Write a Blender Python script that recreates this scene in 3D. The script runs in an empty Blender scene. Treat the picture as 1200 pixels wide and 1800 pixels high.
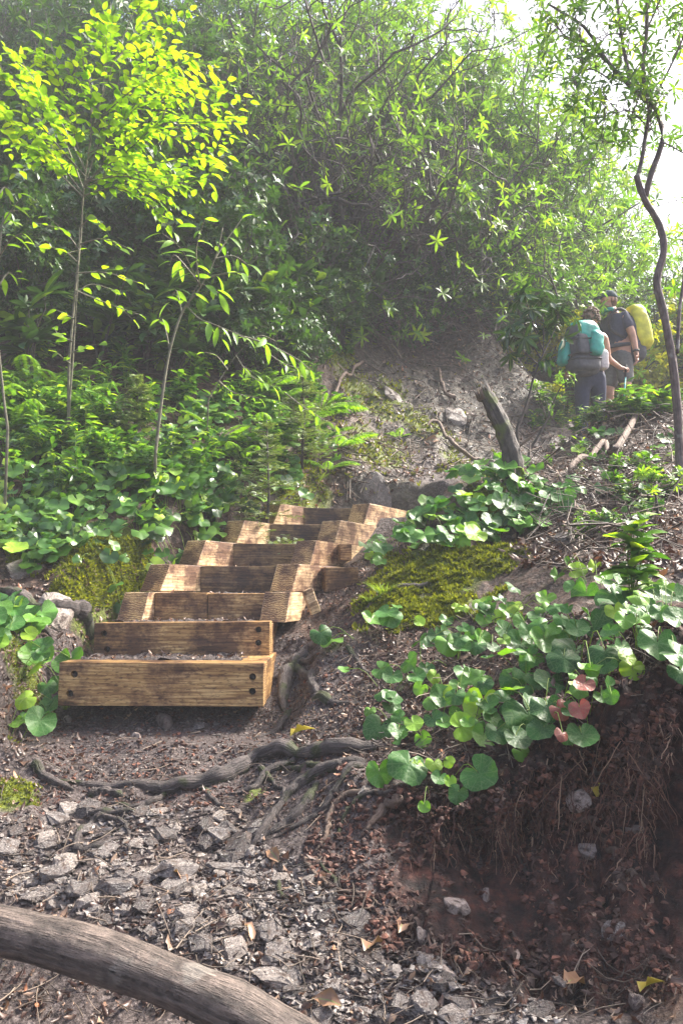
import bpy, bmesh, math, random
import numpy as np
from mathutils import Vector, Matrix
R = math.radians
sc = bpy.context.scene
col = sc.collection

# ------------------------------------------------------------------ camera, sky, sun, exposure
CZ, PITCH, FPX = 0.455, R(5.9), 1413.0
cam_d = bpy.data.cameras.new('camera'); cam = bpy.data.objects.new('camera', cam_d); col.objects.link(cam)
cam_d.sensor_fit = 'VERTICAL'; cam_d.sensor_height = 36; cam_d.lens = 36 * FPX / 1800
cam_d.clip_start = 0.05; cam_d.clip_end = 500
cam.location = (0, 0, CZ); cam.rotation_euler = (math.pi / 2 + PITCH, 0, 0)
sc.camera = cam
SUN = Vector((0.80, 0.42, 0.92)).normalized()
w = bpy.data.worlds.new('World'); sc.world = w; w.use_nodes = True
nt = w.node_tree; bg = nt.nodes['Background']
sky = nt.nodes.new('ShaderNodeTexSky'); sky.sky_type = 'NISHITA'; sky.sun_disc = False
sky.sun_elevation = math.asin(SUN.z); sky.sun_rotation = math.atan2(SUN.x, SUN.y)
sky.dust_density = 6.0; sky.air_density = 0.8; sky.ozone_density = 1.0
nt.links.new(sky.outputs[0], bg.inputs[0]); bg.inputs[1].default_value = 0.15
sd = bpy.data.lights.new('sun', 'SUN'); so = bpy.data.objects.new('sun', sd); col.objects.link(so)
sd.energy = 3.8; sd.angle = R(7); sd.color = (1.0, 0.95, 0.86)
so.rotation_euler = SUN.to_track_quat('Z', 'Y').to_euler(); so.location = (10, 5, 20)
sc.view_settings.view_transform = 'Standard'; sc.view_settings.look = 'None'
sc.view_settings.exposure = 1.7; sc.view_settings.gamma = 1.0
sc.render.engine = 'CYCLES'
sc.cycles.max_bounces = 8; sc.cycles.diffuse_bounces = 3; sc.cycles.glossy_bounces = 2
sc.cycles.transmission_bounces = 5; sc.cycles.volume_bounces = 1; sc.cycles.use_denoising = True
sc.cycles.caustics_reflective = False; sc.cycles.caustics_refractive = False

HAZE = 0.0055

# ------------------------------------------------------------------ helpers
def at(px, py, d):
    u = (px - 600) / FPX; v = (900 - py) / FPX
    c, s = math.cos(PITCH), math.sin(PITCH)
    dy = c - v * s; dz = s + v * c
    return Vector((u * d / dy, d, CZ + dz * d / dy))

_rng0 = np.random.default_rng(7)
_LAT = _rng0.random((256, 256))
def vnoise(x, y, sc_=1.0, ox=0.0):
    x = np.asarray(x) * sc_ + ox + 1000.0; y = np.asarray(y) * sc_ + ox * 1.7 + 1000.0
    xi = np.floor(x).astype(int); yi = np.floor(y).astype(int)
    fx = x - xi; fy = y - yi
    fx = fx * fx * (3 - 2 * fx); fy = fy * fy * (3 - 2 * fy)
    a = _LAT[xi % 256, yi % 256]; b = _LAT[(xi + 1) % 256, yi % 256]
    c = _LAT[xi % 256, (yi + 1) % 256]; d = _LAT[(xi + 1) % 256, (yi + 1) % 256]
    return (a * (1 - fx) + b * fx) * (1 - fy) + (c * (1 - fx) + d * fx) * fy - 0.5
def fbm(x, y, s, octv=4, ox=0.0):
    t = 0; a = 1.0
    for o in range(octv):
        t = t + a * vnoise(x, y, s * 2 ** o, ox + o * 13.7); a *= 0.5
    return t
def sstep(a, b, x):
    t = np.clip((np.asarray(x, float) - a) / (b - a), 0, 1)
    return t * t * (3 - 2 * t)

def mesh_np(name, V, faces, mat=None, parent=None, attrs=None, uv=None, smooth=True, loc=None):
    """V (n,3); faces list of (m,k) int arrays; attrs name->(n,) ; uv (n,2) per vertex"""
    me = bpy.data.meshes.new(name)
    V = np.asarray(V, np.float32)
    me.vertices.add(len(V)); me.vertices.foreach_set('co', V.ravel())
    fl = [np.asarray(f, np.int32) for f in faces if len(f)]
    tot = [np.full(len(f), f.shape[1], np.int32) for f in fl]
    li = np.concatenate([f.ravel() for f in fl]); tt = np.concatenate(tot)
    st = np.concatenate([[0], np.cumsum(tt)[:-1]]).astype(np.int32)
    me.loops.add(len(li)); me.loops.foreach_set('vertex_index', li)
    me.polygons.add(len(tt)); me.polygons.foreach_set('loop_start', st); me.polygons.foreach_set('loop_total', tt)
    me.polygons.foreach_set('use_smooth', np.full(len(tt), smooth))
    if attrs:
        for k, a in attrs.items():
            at_ = me.attributes.new(k, 'FLOAT', 'POINT'); at_.data.foreach_set('value', np.asarray(a, np.float32))
    if uv is not None:
        ul = me.uv_layers.new(name='UVMap'); ul.data.foreach_set('uv', np.asarray(uv, np.float32)[li].ravel())
    me.update(calc_edges=True)
    if mat: me.materials.append(mat)
    o = bpy.data.objects.new(name, me); col.objects.link(o)
    if parent: o.parent = parent
    if loc is not None: o.location = loc
    return o

def empty(name, loc=(0, 0, 0), rz=0):
    o = bpy.data.objects.new(name, None); col.objects.link(o)
    o.location = loc; o.rotation_euler = (0, 0, rz); o.empty_display_size = .1
    return o
def tag(o, label=None, cat=None, group=None, kind=None):
    if label: o['label'] = label
    if cat: o['category'] = cat
    if group: o['group'] = group
    if kind: o['kind'] = kind
    return o
def copy_tree(o, parent=None):
    c = o.copy(); col.objects.link(c)
    if parent: c.parent = parent
    for ch in KIDS.get(o.name, []): copy_tree(ch, c)
    return c
KIDS = {}
def kid(p, c):
    c.parent = p; KIDS.setdefault(p.name, []).append(c); return c

class Tri:
    """collects tubes and stamped templates in one mesh"""
    def __init__(s): s.V = []; s.F = {3: [], 4: []}; s.A = []; s.U = []; s.n = 0
    def add(s, V, faces, rnd=0.5, uv=None):
        V = np.asarray(V, float); n = len(V)
        s.V.append(V); s.A.append(np.broadcast_to(np.asarray(rnd, float), (n,)).copy())
        s.U.append(np.zeros((n, 2)) if uv is None else np.asarray(uv, float))
        for f in faces:
            f = np.asarray(f)
            if len(f): s.F[f.shape[1]].append(f + s.n)
        s.n += n
    def tube(s, P, r, k=6, rnd=0.5, cap=True, wob=0.0, rng=None):
        P = np.asarray([tuple(p) for p in P], float); n = len(P)
        r = np.broadcast_to(np.asarray(r, float), (n,))
        T = np.gradient(P, axis=0); T /= (np.linalg.norm(T, axis=1, keepdims=True) + 1e-9)
        ref = np.array([0, 0, 1.0]) if abs(T[:, 2]).mean() < .8 else np.array([1.0, 0, 0])
        A = np.cross(T, ref); A /= (np.linalg.norm(A, axis=1, keepdims=True) + 1e-9); B = np.cross(T, A)
        th = np.arange(k) / k * 2 * math.pi
        rr = r[:, None, None] * np.ones((n, k, 1))
        if wob and rng is not None:
            rr = rr * (1 + wob * (rng.random((1, k, 1)) - .5) + wob * (rng.random((n, k, 1)) - .5))
        V = P[:, None] + rr * (np.cos(th)[None, :, None] * A[:, None] + np.sin(th)[None, :, None] * B[:, None])
        L = np.concatenate([[0], np.cumsum(np.linalg.norm(np.diff(P, axis=0), axis=1))])
        uv = np.stack([np.broadcast_to(th / (2 * math.pi), (n, k)), np.broadcast_to(L[:, None], (n, k))], -1).reshape(-1, 2)
        i = np.arange(n - 1)[:, None] * k; j = np.arange(k)[None]; j2 = (j + 1) % k
        Q = np.stack([i + j, i + j2, i + k + j2, i + k + j], -1).reshape(-1, 4)
        V = V.reshape(-1, 3); fs = [Q]
        if cap:
            V = np.vstack([V, P[:1], P[-1:]]); uv = np.vstack([uv, [[.5, 0]], [[.5, L[-1]]]])
            a, b = n * k, n * k + 1
            j = np.arange(k); t1 = np.stack([np.full(k, a), (j + 1) % k, j], -1)
            t2 = np.stack([np.full(k, b), (n - 1) * k + j, (n - 1) * k + (j + 1) % k], -1)
            fs += [t1, t2]
        s.add(V, fs, rnd, uv)
    def stamp(s, tv, tf, tuv, M, P, rnd):
        """tv (v,3) template, tf list of faces, M (N,3,3), P (N,3), rnd (N,)"""
        N = len(P)
        if not N: return
        V = np.einsum('nij,vj->nvi', M, tv) + np.asarray(P)[:, None]
        nv = len(tv)
        off = (np.arange(N) * nv)[:, None, None]
        fs = [(np.asarray(f)[None] + off).reshape(-1, np.asarray(f).shape[1]) for f in tf]
        s.add(V.reshape(-1, 3), fs, np.repeat(rnd, nv), np.tile(tuv, (N, 1)))
    def build(s, name, mat, parent=None, smooth=True, center=None):
        V = np.vstack(s.V)
        if center is not None: V = V - np.asarray(center)
        o = mesh_np(name, V, [np.vstack(s.F[k]) for k in (3, 4) if s.F[k]], mat, None,
                    {'rnd': np.concatenate(s.A)}, np.vstack(s.U), smooth)
        if parent is not None: kid(parent, o)
        elif center is not None: o.location = tuple(center)
        return o

def frames(D, roll, scale, up=None):
    """matrices whose local +Y goes along D, local +Z close to up, rolled; columns scaled"""
    D = np.asarray(D, float); D = D / (np.linalg.norm(D, axis=1, keepdims=True) + 1e-9)
    U = np.tile([0, 0, 1.0], (len(D), 1)) if up is None else np.asarray(up, float)
    X = np.cross(D, U); bad = np.linalg.norm(X, axis=1) < 1e-3; X[bad] = [1, 0, 0]
    X /= np.linalg.norm(X, axis=1, keepdims=True); Z = np.cross(X, D)
    c, s_ = np.cos(roll)[:, None], np.sin(roll)[:, None]
    X2 = X * c + Z * s_; Z2 = -X * s_ + Z * c
    return np.stack([X2, D, Z2], -1) * np.asarray(scale)[:, None, None]

# leaf templates: unit length along +Y
def leaf_tpl(width, n=5, fold=.18, droop=.25, tipw=.5, wave=0.0):
    ys = np.linspace(0, 1, n + 1); V = []; U = []
    for i, y in enumerate(ys):
        w_ = width * .5 * (math.sin(math.pi * min(1, y ** tipw)) ** .8 if 0 < y < 1 else 0.02)
        z = -droop * y * y
        wv = wave * math.sin(i * 2.4)
        V += [(-w_, y, z + fold * w_ + wv * w_), (0, y, z), (w_, y, z + fold * w_ - wv * w_)]
        U += [(0, y), (.5, y), (1, y)]
    F = []
    for i in range(n):
        a = i * 3; F += [(a, a + 1, a + 4, a + 3), (a + 1, a + 2, a + 5, a + 4)]
    return np.array(V, float), [np.array(F)], np.array(U, float)
OVATE = leaf_tpl(.56, 5, .25, .22, .8)
LANCE = leaf_tpl(.30, 5, .30, .35, 1.0)
RHODO = leaf_tpl(.28, 4, .35, .22, 1.15)
SMALL = leaf_tpl(.42, 3, .25, .15, 1.0)
LITTER = leaf_tpl(.5, 4, .8, .5, .9, .5)
BLADE = leaf_tpl(.045, 4, .1, .55, .6)

def galax_tpl(cup=.12, ruff=.06, seed=0, k=30):
    rg = np.random.default_rng(seed)
    V = [(0, .10, 0)]; U = [(.5, .5)]
    ph = rg.random() * 6; 
    rings = (.35, .7, 1.0)
    for q, rr in enumerate(rings):
        for i in range(k):
            a = -math.pi / 2 + (i + .5) / k * 2 * math.pi     # notch towards -Y
            notch = math.exp(-((min(abs(a + math.pi / 2), abs(a - 1.5 * math.pi))) / .28) ** 2)
            r = rr * .5 * (1 - .62 * notch) * (1 + .03 * math.sin(a * 3 + ph))
            if q == 2: r *= 1 + .018 * (1 if i % 2 else -1)
            z = cup * rr * rr * .5 + ruff * rr ** 2 * math.sin(a * 4 + ph) + .03 * math.sin(a * 2 + ph * 2) * rr + .014*math.sin(a*9)*rr
            V.append((r * math.cos(a), r * math.sin(a) + .10, z)); U.append((.5 + .5 * rr * math.cos(a), .5 + .5 * rr * math.sin(a)))
    V.append((0, -.02, -.01)); U.append((.5, .5))
    F3 = [(0, 1 + i, 1 + (i + 1) % k) for i in range(k - 1)]; F4 = []
    for q in range(2):
        for i in range(k - 1):
            a = 1 + q * k + i; F4.append((a, a + k, a + k + 1, a + 1))
    V = np.array(V[:-1], float); return V, [np.array(F3), np.array(F4)], np.array(U[:-1], float)
GALAX = [galax_tpl(.10, .05, 1), galax_tpl(-.18, .08, 2), galax_tpl(.25, .05, 3), galax_tpl(.05, .09, 6), galax_tpl(-.30, .05, 7), galax_tpl(.14, .03, 9)]
GALAX_S = [galax_tpl(.12, .07, 4, 12), galax_tpl(-.2, .08, 5, 12)]

# ------------------------------------------------------------------ materials
def nmat(name):
    m = bpy.data.materials.new(name); m.use_nodes = True
    return m, m.node_tree.nodes, m.node_tree.links, m.node_tree.nodes['Principled BSDF']
def nd(nodes, t, **kw):
    n = nodes.new('ShaderNode' + t)
    for k, v in kw.items():
        if k in n.inputs: n.inputs[k].default_value = v
        else: setattr(n, k, v)
    return n
def ramp(nodes, stops):
    r = nodes.new('ShaderNodeValToRGB'); e = r.color_ramp.elements
    while len(e) < len(stops): e.new(.5)
    for i, (p, c) in enumerate(stops): e[i].position = p; e[i].color = (*c, 1)
    return r
def mixc(nodes, links, fac, a, b, mode='MIX'):
    m = nodes.new('ShaderNodeMix'); m.data_type = 'RGBA'; m.blend_type = mode
    if isinstance(fac, (int, float)): m.inputs[0].default_value = fac
    else: links.new(fac, m.inputs[0])
    for s, i in ((a, 6), (b, 7)):
        if isinstance(s, tuple): m.inputs[i].default_value = (*s, 1)
        else: links.new(s, m.inputs[i])
    return m.outputs[2]
def bump(nodes, links, h, strength, dist, prev=None):
    b = nd(nodes, 'Bump'); b.inputs['Strength'].default_value = strength; b.inputs['Distance'].default_value = dist
    links.new(h, b.inputs['Height'])
    if prev is not None: links.new(prev, b.inputs['Normal'])
    return b.outputs[0]

def leaf_mat(name, stops, trans=.4, rough=.4, vein=0, tsat=(1.5, 1.5, .5), blotch=None, spec=.5):
    m, n, l, p = nmat(name)
    a = nd(n, 'Attribute'); a.attribute_name = 'rnd'
    r = ramp(n, stops); l.new(a.outputs['Fac'], r.inputs[0]); c = r.outputs[0]
    tc = nd(n, 'TexCoord')
    no = nd(n, 'TexNoise', Scale=14.0, Detail=3.0); l.new(tc.outputs['Object'], no.inputs[0])
    mr = nd(n, 'MapRange'); l.new(no.outputs[0], mr.inputs[0]); mr.inputs[1].default_value = .3; mr.inputs[2].default_value = .7
    mr.inputs[3].default_value = .7; mr.inputs[4].default_value = 1.3
    c = mixc(n, l, 1.0, c, mr.outputs[0], 'MULTIPLY')
    h = None
    uv = tc.outputs['UV']
    if vein == 1:   # radial veins (round leaves)
        mp = nd(n, 'Mapping'); mp.inputs['Location'].default_value = (-.5, -.5, 0); l.new(uv, mp.inputs[0])
        gr = nd(n, 'TexGradient'); gr.gradient_type = 'RADIAL'; l.new(mp.outputs[0], gr.inputs[0])
        mu = nd(n, 'Math', operation='MULTIPLY'); l.new(gr.outputs[1], mu.inputs[0]); mu.inputs[1].default_value = 9 * 2 * math.pi
        co = nd(n, 'Math', operation='COSINE'); l.new(mu.outputs[0], co.inputs[0])
        pw = nd(n, 'Math', operation='GREATER_THAN'); l.new(co.outputs[0], pw.inputs[0]); pw.inputs[1].default_value = .955
        vo = nd(n, 'TexVoronoi', Scale=9.0); vo.feature = 'DISTANCE_TO_EDGE'; l.new(uv, vo.inputs[0])
        lt = nd(n, 'Math', operation='LESS_THAN'); l.new(vo.outputs[0], lt.inputs[0]); lt.inputs[1].default_value = .035
        mx = nd(n, 'Math', operation='MAXIMUM'); l.new(pw.outputs[0], mx.inputs[0]); l.new(lt.outputs[0], mx.inputs[1])
        sc_ = nd(n, 'Math', operation='MULTIPLY'); l.new(mx.outputs[0], sc_.inputs[0]); sc_.inputs[1].default_value = .30
        c = mixc(n, l, sc_.outputs[0], c, (.22, .34, .14)); h = vo.outputs[0]
    if vein == 2:   # midrib
        sp = nd(n, 'SeparateXYZ'); l.new(uv, sp.inputs[0])
        su = nd(n, 'Math', operation='SUBTRACT'); l.new(sp.outputs[0], su.inputs[0]); su.inputs[1].default_value = .5
        ab = nd(n, 'Math', operation='ABSOLUTE'); l.new(su.outputs[0], ab.inputs[0])
        lt = nd(n, 'Math', operation='LESS_THAN'); l.new(ab.outputs[0], lt.inputs[0]); lt.inputs[1].default_value = .05
        ml = nd(n, 'Math', operation='MULTIPLY'); l.new(lt.outputs[0], ml.inputs[0]); ml.inputs[1].default_value = .5
        c = mixc(n, l, ml.outputs[0], c, (.2, .34, .08))
    if blotch:
        n2 = nd(n, 'TexNoise', Scale=38.0, Detail=2.0); l.new(tc.outputs['Object'], n2.inputs[0])
        r2 = ramp(n, [(.64, (0, 0, 0)), (.72, (1, 1, 1))]); l.new(n2.outputs[0], r2.inputs[0])
        c = mixc(n, l, r2.outputs[0], c, blotch)
    l.new(c, p.inputs['Base Color']); p.inputs['Roughness'].default_value = rough
    p.inputs['Specular IOR Level'].default_value = spec
    if h is not None: l.new(bump(n, l, h, .35, .004), p.inputs['Normal'])
    tr = nd(n, 'BsdfTranslucent'); tcx = mixc(n, l, 1.0, c, tsat, 'MULTIPLY'); l.new(tcx, tr.inputs[0])
    mi = nd(n, 'MixShader'); mi.inputs[0].default_value = trans
    l.new(p.outputs[0], mi.inputs[1]); l.new(tr.outputs[0], mi.inputs[2])
    l.new(mi.outputs[0], n['Material Output'].inputs[0])
    return m

def bark_mat(name, c1, c2, scale=30, stretch=.25, bstr=.6, lichen=None, moss=None, bd=.01):
    m, n, l, p = nmat(name)
    tc = nd(n, 'TexCoord'); mp = nd(n, 'Mapping'); mp.inputs['Scale'].default_value = (7, stretch * 12, 1); l.new(tc.outputs['UV'], mp.inputs[0])
    no = nd(n, 'TexNoise', Scale=scale / 10, Detail=6.0, Roughness=.65); l.new(mp.outputs[0], no.inputs[0])
    n2 = nd(n, 'TexNoise', Scale=scale, Detail=4.0); l.new(tc.outputs['Object'], n2.inputs[0])
    r = ramp(n, [(.3, c1), (.7, c2)]); l.new(no.outputs[0], r.inputs[0])
    r2 = ramp(n, [(.35, (.65, .65, .65)), (.65, (1.25, 1.25, 1.25))]); l.new(n2.outputs[0], r2.inputs[0])
    c = mixc(n, l, 1.0, r.outputs[0], r2.outputs[0], 'MULTIPLY')
    for cc, s_, th in ((lichen, 9, .6), (moss, 6, .55)):
        if cc:
            n3 = nd(n, 'TexNoise', Scale=float(s_), Detail=5.0); l.new(tc.outputs['Object'], n3.inputs[0])
            r3 = ramp(n, [(th, (0, 0, 0)), (th + .06, (1, 1, 1))]); l.new(n3.outputs[0], r3.inputs[0])
            c = mixc(n, l, r3.outputs[0], c, cc)
    l.new(c, p.inputs['Base Color']); p.inputs['Roughness'].default_value = .75
    b1 = bump(n, l, no.outputs[0], bstr, bd); l.new(bump(n, l, n2.outputs[0], bstr, bd * .4, b1), p.inputs['Normal'])
    return m

def cloth_mat(name, c, rough=.8, s=60):
    m, n, l, p = nmat(name)
    tc = nd(n, 'TexCoord'); no = nd(n, 'TexNoise', Scale=float(s), Detail=3.0); l.new(tc.outputs['Object'], no.inputs[0])
    r = ramp(n, [(.3, tuple(x * .75 for x in c)), (.7, tuple(min(1, x * 1.2) for x in c))]); l.new(no.outputs[0], r.inputs[0])
    l.new(r.outputs[0], p.inputs['Base Color']); p.inputs['Roughness'].default_value = rough
    n2 = nd(n, 'TexNoise', Scale=9.0, Detail=2.0); l.new(tc.outputs['Object'], n2.inputs[0])
    l.new(bump(n, l, n2.outputs[0], .5, .03), p.inputs['Normal'])
    return m

M = {}
M['galax'] = leaf_mat('galax_leaf', [(0, (.028, .10, .022)), (.5, (.060, .18, .03)), (.8, (.15, .33, .035)), (.95, (.34, .52, .04))], .30, .42, 1, (1.6, 1.7, .4), blotch=None, spec=.32)
M['galax_red'] = leaf_mat('galax_red_leaf', [(0, (.22, .03, .03)), (1, (.34, .10, .07))], .25, .35, 1, (1.5, .8, .5))
M['carpet'] = leaf_mat('carpet_leaf', [(0, (.022, .07, .018)), (.5, (.070, .18, .03)), (.8, (.19, .36, .045)), (1, (.38, .52, .06))], .38, .36, 0, (1.6, 1.6, .4), spec=.6)
M['sapling'] = leaf_mat('sapling_leaf', [(0, (.14, .30, .02)), (.6, (.23, .42, .025)), (1, (.36, .48, .03))], .62, .45, 2, (1.6, 1.5, .3))
M['chestnut'] = leaf_mat('chestnut_leaf', [(0, (.13, .28, .04)), (.6, (.2, .38, .04)), (1, (.26, .42, .1))], .52, .4, 2, (1.5, 1.45, .4))
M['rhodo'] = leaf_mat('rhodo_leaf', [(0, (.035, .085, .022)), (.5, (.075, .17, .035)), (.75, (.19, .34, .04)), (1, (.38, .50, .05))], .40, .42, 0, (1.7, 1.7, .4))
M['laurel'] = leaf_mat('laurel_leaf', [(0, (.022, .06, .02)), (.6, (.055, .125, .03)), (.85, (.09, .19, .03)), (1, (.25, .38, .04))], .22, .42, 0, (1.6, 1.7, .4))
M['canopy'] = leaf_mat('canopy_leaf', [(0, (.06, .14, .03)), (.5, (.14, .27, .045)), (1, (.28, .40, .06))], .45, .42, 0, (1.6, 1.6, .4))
M['darkrhodo'] = leaf_mat('dark_leaf', [(0, (.02, .055, .025)), (1, (.05, .12, .035))], .15, .3, 2, (1.5, 1.6, .4))
M['yellow'] = leaf_mat('yellow_leaf', [(0, (.26, .36, .03)), (1, (.52, .50, .03))], .55, .5, 0, (1.4, 1.3, .3))
M['fern'] = leaf_mat('fern_leaf', [(0, (.12, .26, .03)), (1, (.26, .45, .04))], .45, .45, 0, (1.5, 1.5, .3))
M['needle'] = leaf_mat('needle', [(0, (.10, .17, .05)), (1, (.26, .33, .12))], .25, .5, 0, (1.4, 1.4, .5))
M['litter'] = leaf_mat('dead_leaf', [(0, (.03, .016, .012)), (.5, (.085, .042, .028)), (.8, (.18, .11, .075)), (.95, (.36, .25, .17)), (1, (.36, .15, .07))], .12, .42, 0, (1.3, .9, .6))
M['mossfib'] = leaf_mat('moss_fibre', [(0, (.09, .11, .014)), (.6, (.22, .25, .02)), (1, (.40, .40, .04))], .3, .7, 0, (1.3, 1.3, .3), spec=.2)
M['grass'] = leaf_mat('grass_blade', [(0, (.12, .22, .03)), (1, (.32, .42, .08))], .4, .5, 0, (1.4, 1.4, .4))
M['twig'] = leaf_mat('twig', [(0, (.025, .017, .013)), (.6, (.085, .06, .043)), (1, (.26, .2, .15))], 0, .7)
M['rootlet'] = leaf_mat('rootlet', [(0, (.06, .025, .018)), (.6, (.18, .075, .045)), (1, (.42, .28, .18))], 0, .6)
M['bark'] = bark_mat('bark_dark', (.03, .024, .022), (.11, .09, .08))
M['bark_thicket'] = bark_mat('bark_thicket', (.04, .032, .03), (.12, .10, .09), 20)
M['bark_tree'] = bark_mat('bark_tree', (.055, .040, .038), (.22, .165, .155), 24, .3, .8, lichen=(.26, .25, .23))
M['bark_green'] = bark_mat('bark_sapling', (.10, .09, .06), (.26, .25, .17), 30)
M['log'] = bark_mat('bark_log', (.045, .035, .030), (.27, .21, .175), 30, .22, 1.0, lichen=(.24, .21, .18), bd=.035)
M['root'] = bark_mat('bark_root', (.03, .024, .023), (.15, .12, .11), 34, .3, 1.0, moss=(.045, .055, .015), bd=.02)
M['root_tan'] = bark_mat('bark_root_tan', (.07, .042, .03), (.24, .165, .12), 34, .3, .8)
M['stump'] = bark_mat('bark_stump', (.025, .022, .02), (.12, .10, .085), 26, .2, 1.0, moss=(.09, .11, .03), bd=.02)
M['skin'] = cloth_mat('skin', (.52, .27, .18), .5, 8)
M['hair'] = cloth_mat('hair', (.13, .065, .03), .6, 40)
M['teal'] = cloth_mat('teal_cloth', (.015, .33, .26), .45, 12)
M['packgrey'] = cloth_mat('pack_cloth', (.055, .058, .07), .7, 30)
M['strap'] = cloth_mat('strap', (.03, .03, .035), .7)
M['yellowcloth'] = cloth_mat('yellow_cloth', (.62, .60, .02), .5, 12)
M['navy'] = cloth_mat('navy_cloth', (.022, .03, .07), .8, 40)
M['shirt'] = cloth_mat('shirt', (.035, .04, .075), .85, 40)
M['white'] = cloth_mat('white_cloth', (.55, .50, .50), .8, 40)
M['shorts'] = cloth_mat('shorts', (.12, .12, .12), .8, 40)
M['cap'] = cloth_mat('cap', (.02, .05, .06), .8, 40)
M['boot'] = cloth_mat('boot', (.06, .045, .035), .7, 40)
M['pole'] = cloth_mat('pole', (.02, .40, .40), .3, 10)
M['metal'] = cloth_mat('dark_metal', (.02, .017, .015), .6, 90)

def ground_mat():
    m, n, l, p = nmat('ground')
    tc = nd(n, 'TexCoord'); P = tc.outputs['Object']
    def noise(s, d=5.0, rg=.6):
        t = nd(n, 'TexNoise', Scale=float(s), Detail=d, Roughness=rg); l.new(P, t.inputs[0]); return t.outputs[0]
    def att(a):
        t = nd(n, 'Attribute'); t.attribute_name = a; return t.outputs['Fac']
    def R_(f, st):
        r = ramp(n, st); l.new(f, r.inputs[0]); return r.outputs[0]
    n1, n2, n3, n4 = noise(3), noise(22, 6.0, .7), noise(90, 5.0, .7), noise(9, 4.0)
    soil = R_(n2, [(.34, (.016, .009, .007)), (.5, (.052, .030, .022)), (.68, (.15, .09, .065))])
    path = R_(n3, [(.36, (.020, .014, .013)), (.5, (.070, .052, .048)), (.68, (.20, .165, .155))])
    cut = R_(n2, [(.36, (.006, .004, .004)), (.52, (.040, .016, .012)), (.72, (.14, .05, .033))])
    rock = R_(noise(14, 8.0, .7), [(.34, (.035, .028, .022)), (.5, (.075, .062, .048)), (.70, (.20, .17, .13))])
    moss = R_(n3, [(.3, (.055, .07, .012)), (.55, (.12, .15, .02)), (.75, (.24, .27, .035))])
    def mask(a, lo=.35, hi=.6):
        ad = nd(n, 'Math', operation='ADD'); l.new(att(a), ad.inputs[0])
        s_ = nd(n, 'Math', operation='MULTIPLY_ADD'); l.new(n4, s_.inputs[0]); s_.inputs[1].default_value = .9; s_.inputs[2].default_value = -.45
        l.new(s_.outputs[0], ad.inputs[1])
        return R_(ad.outputs[0], [(lo, (0, 0, 0)), (hi, (1, 1, 1))])
    c = mixc(n, l, mask('path'), soil, path)
    c = mixc(n, l, mask('cut'), c, cut)
    c = mixc(n, l, mask('rock'), c, rock)
    c = mixc(n, l, mask('moss'), c, moss)
    c = mixc(n, l, .6, c, R_(n1, [(.3, (.6, .6, .6)), (.7, (1.4, 1.4, 1.4))]), 'MULTIPLY')
    l.new(c, p.inputs['Base Color'])
    rr = nd(n, 'MapRange'); l.new(n4, rr.inputs[0]); rr.inputs[1].default_value = .35; rr.inputs[2].default_value = .65; rr.inputs[3].default_value = .45; rr.inputs[4].default_value = .9; p.inputs['Specular IOR Level'].default_value = .3
    l.new(rr.outputs[0], p.inputs['Roughness'])
    vo = nd(n, 'TexVoronoi', Scale=42.0); l.new(P, vo.inputs[0])
    b = bump(n, l, n2, .8, .03); b = bump(n, l, vo.outputs[0], .5, .012, b); b = bump(n, l, n3, .8, .008, b)
    l.new(b, p.inputs['Normal'])
    return m
M['ground'] = ground_mat()

def stone_mat(name, st, rough=(.3, .7)):
    m, n, l, p = nmat(name)
    tc = nd(n, 'TexCoord'); oi = nd(n, 'ObjectInfo')
    ad = nd(n, 'VectorMath', operation='ADD'); l.new(tc.outputs['Object'], ad.inputs[0]); l.new(oi.outputs['Random'], ad.inputs[1])
    mp = nd(n, 'Mapping'); mp.inputs['Scale'].default_value = (1, 1, 2.6); l.new(ad.outputs[0], mp.inputs[0])
    a = nd(n, 'TexNoise', Scale=16.0, Detail=8.0, Roughness=.7, Distortion=.8); l.new(mp.outputs[0], a.inputs[0])
    r = ramp(n, st); l.new(a.outputs[0], r.inputs[0])
    at_ = nd(n, 'Attribute'); at_.attribute_name = 'rnd'
    r2 = ramp(n, [(0, (.35, .31, .30)), (.5, (.9, .87, .85)), (1, (1.7, 1.62, 1.5))])
    s_ = nd(n, 'Math', operation='ADD'); l.new(at_.outputs['Fac'], s_.inputs[0]); l.new(oi.outputs['Random'], s_.inputs[1])
    fr = nd(n, 'Math', operation='FRACT'); l.new(s_.outputs[0], fr.inputs[0]); l.new(fr.outputs[0], r2.inputs[0])
    c = mixc(n, l, 1.0, r.outputs[0], r2.outputs[0], 'MULTIPLY')
    g = nd(n, 'TexNoise', Scale=5.0, Detail=4.0); l.new(ad.outputs[0], g.inputs[0])
    gr = ramp(n, [(.52, (0, 0, 0)), (.66, (1, 1, 1))]); l.new(g.outputs[0], gr.inputs[0])
    c = mixc(n, l, gr.outputs[0], c, (.07, .045, .035))
    l.new(c, p.inputs['Base Color'])
    mr = nd(n, 'MapRange'); l.new(g.outputs[0], mr.inputs[0]); mr.inputs[1].default_value = .35; mr.inputs[2].default_value = .65
    mr.inputs[3].default_value = rough[0]; mr.inputs[4].default_value = rough[1]; l.new(mr.outputs[0], p.inputs['Roughness'])
    l.new(bump(n, l, a.outputs[0], .7, .012), p.inputs['Normal'])
    return m
M['slate'] = stone_mat('slate_stone', [(.30, (.05, .044, .045)), (.5, (.16, .142, .135)), (.72, (.43, .40, .38))], (.12, .45))
M['tan'] = stone_mat('tan_stone', [(.28, (.16, .12, .10)), (.5, (.33, .27, .24)), (.72, (.52, .45, .41))], (.5, .8))
M['rockbig'] = stone_mat('bank_rock', [(.28, (.07, .06, .055)), (.5, (.18, .155, .14)), (.72, (.38, .34, .31))], (.5, .8))

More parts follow.
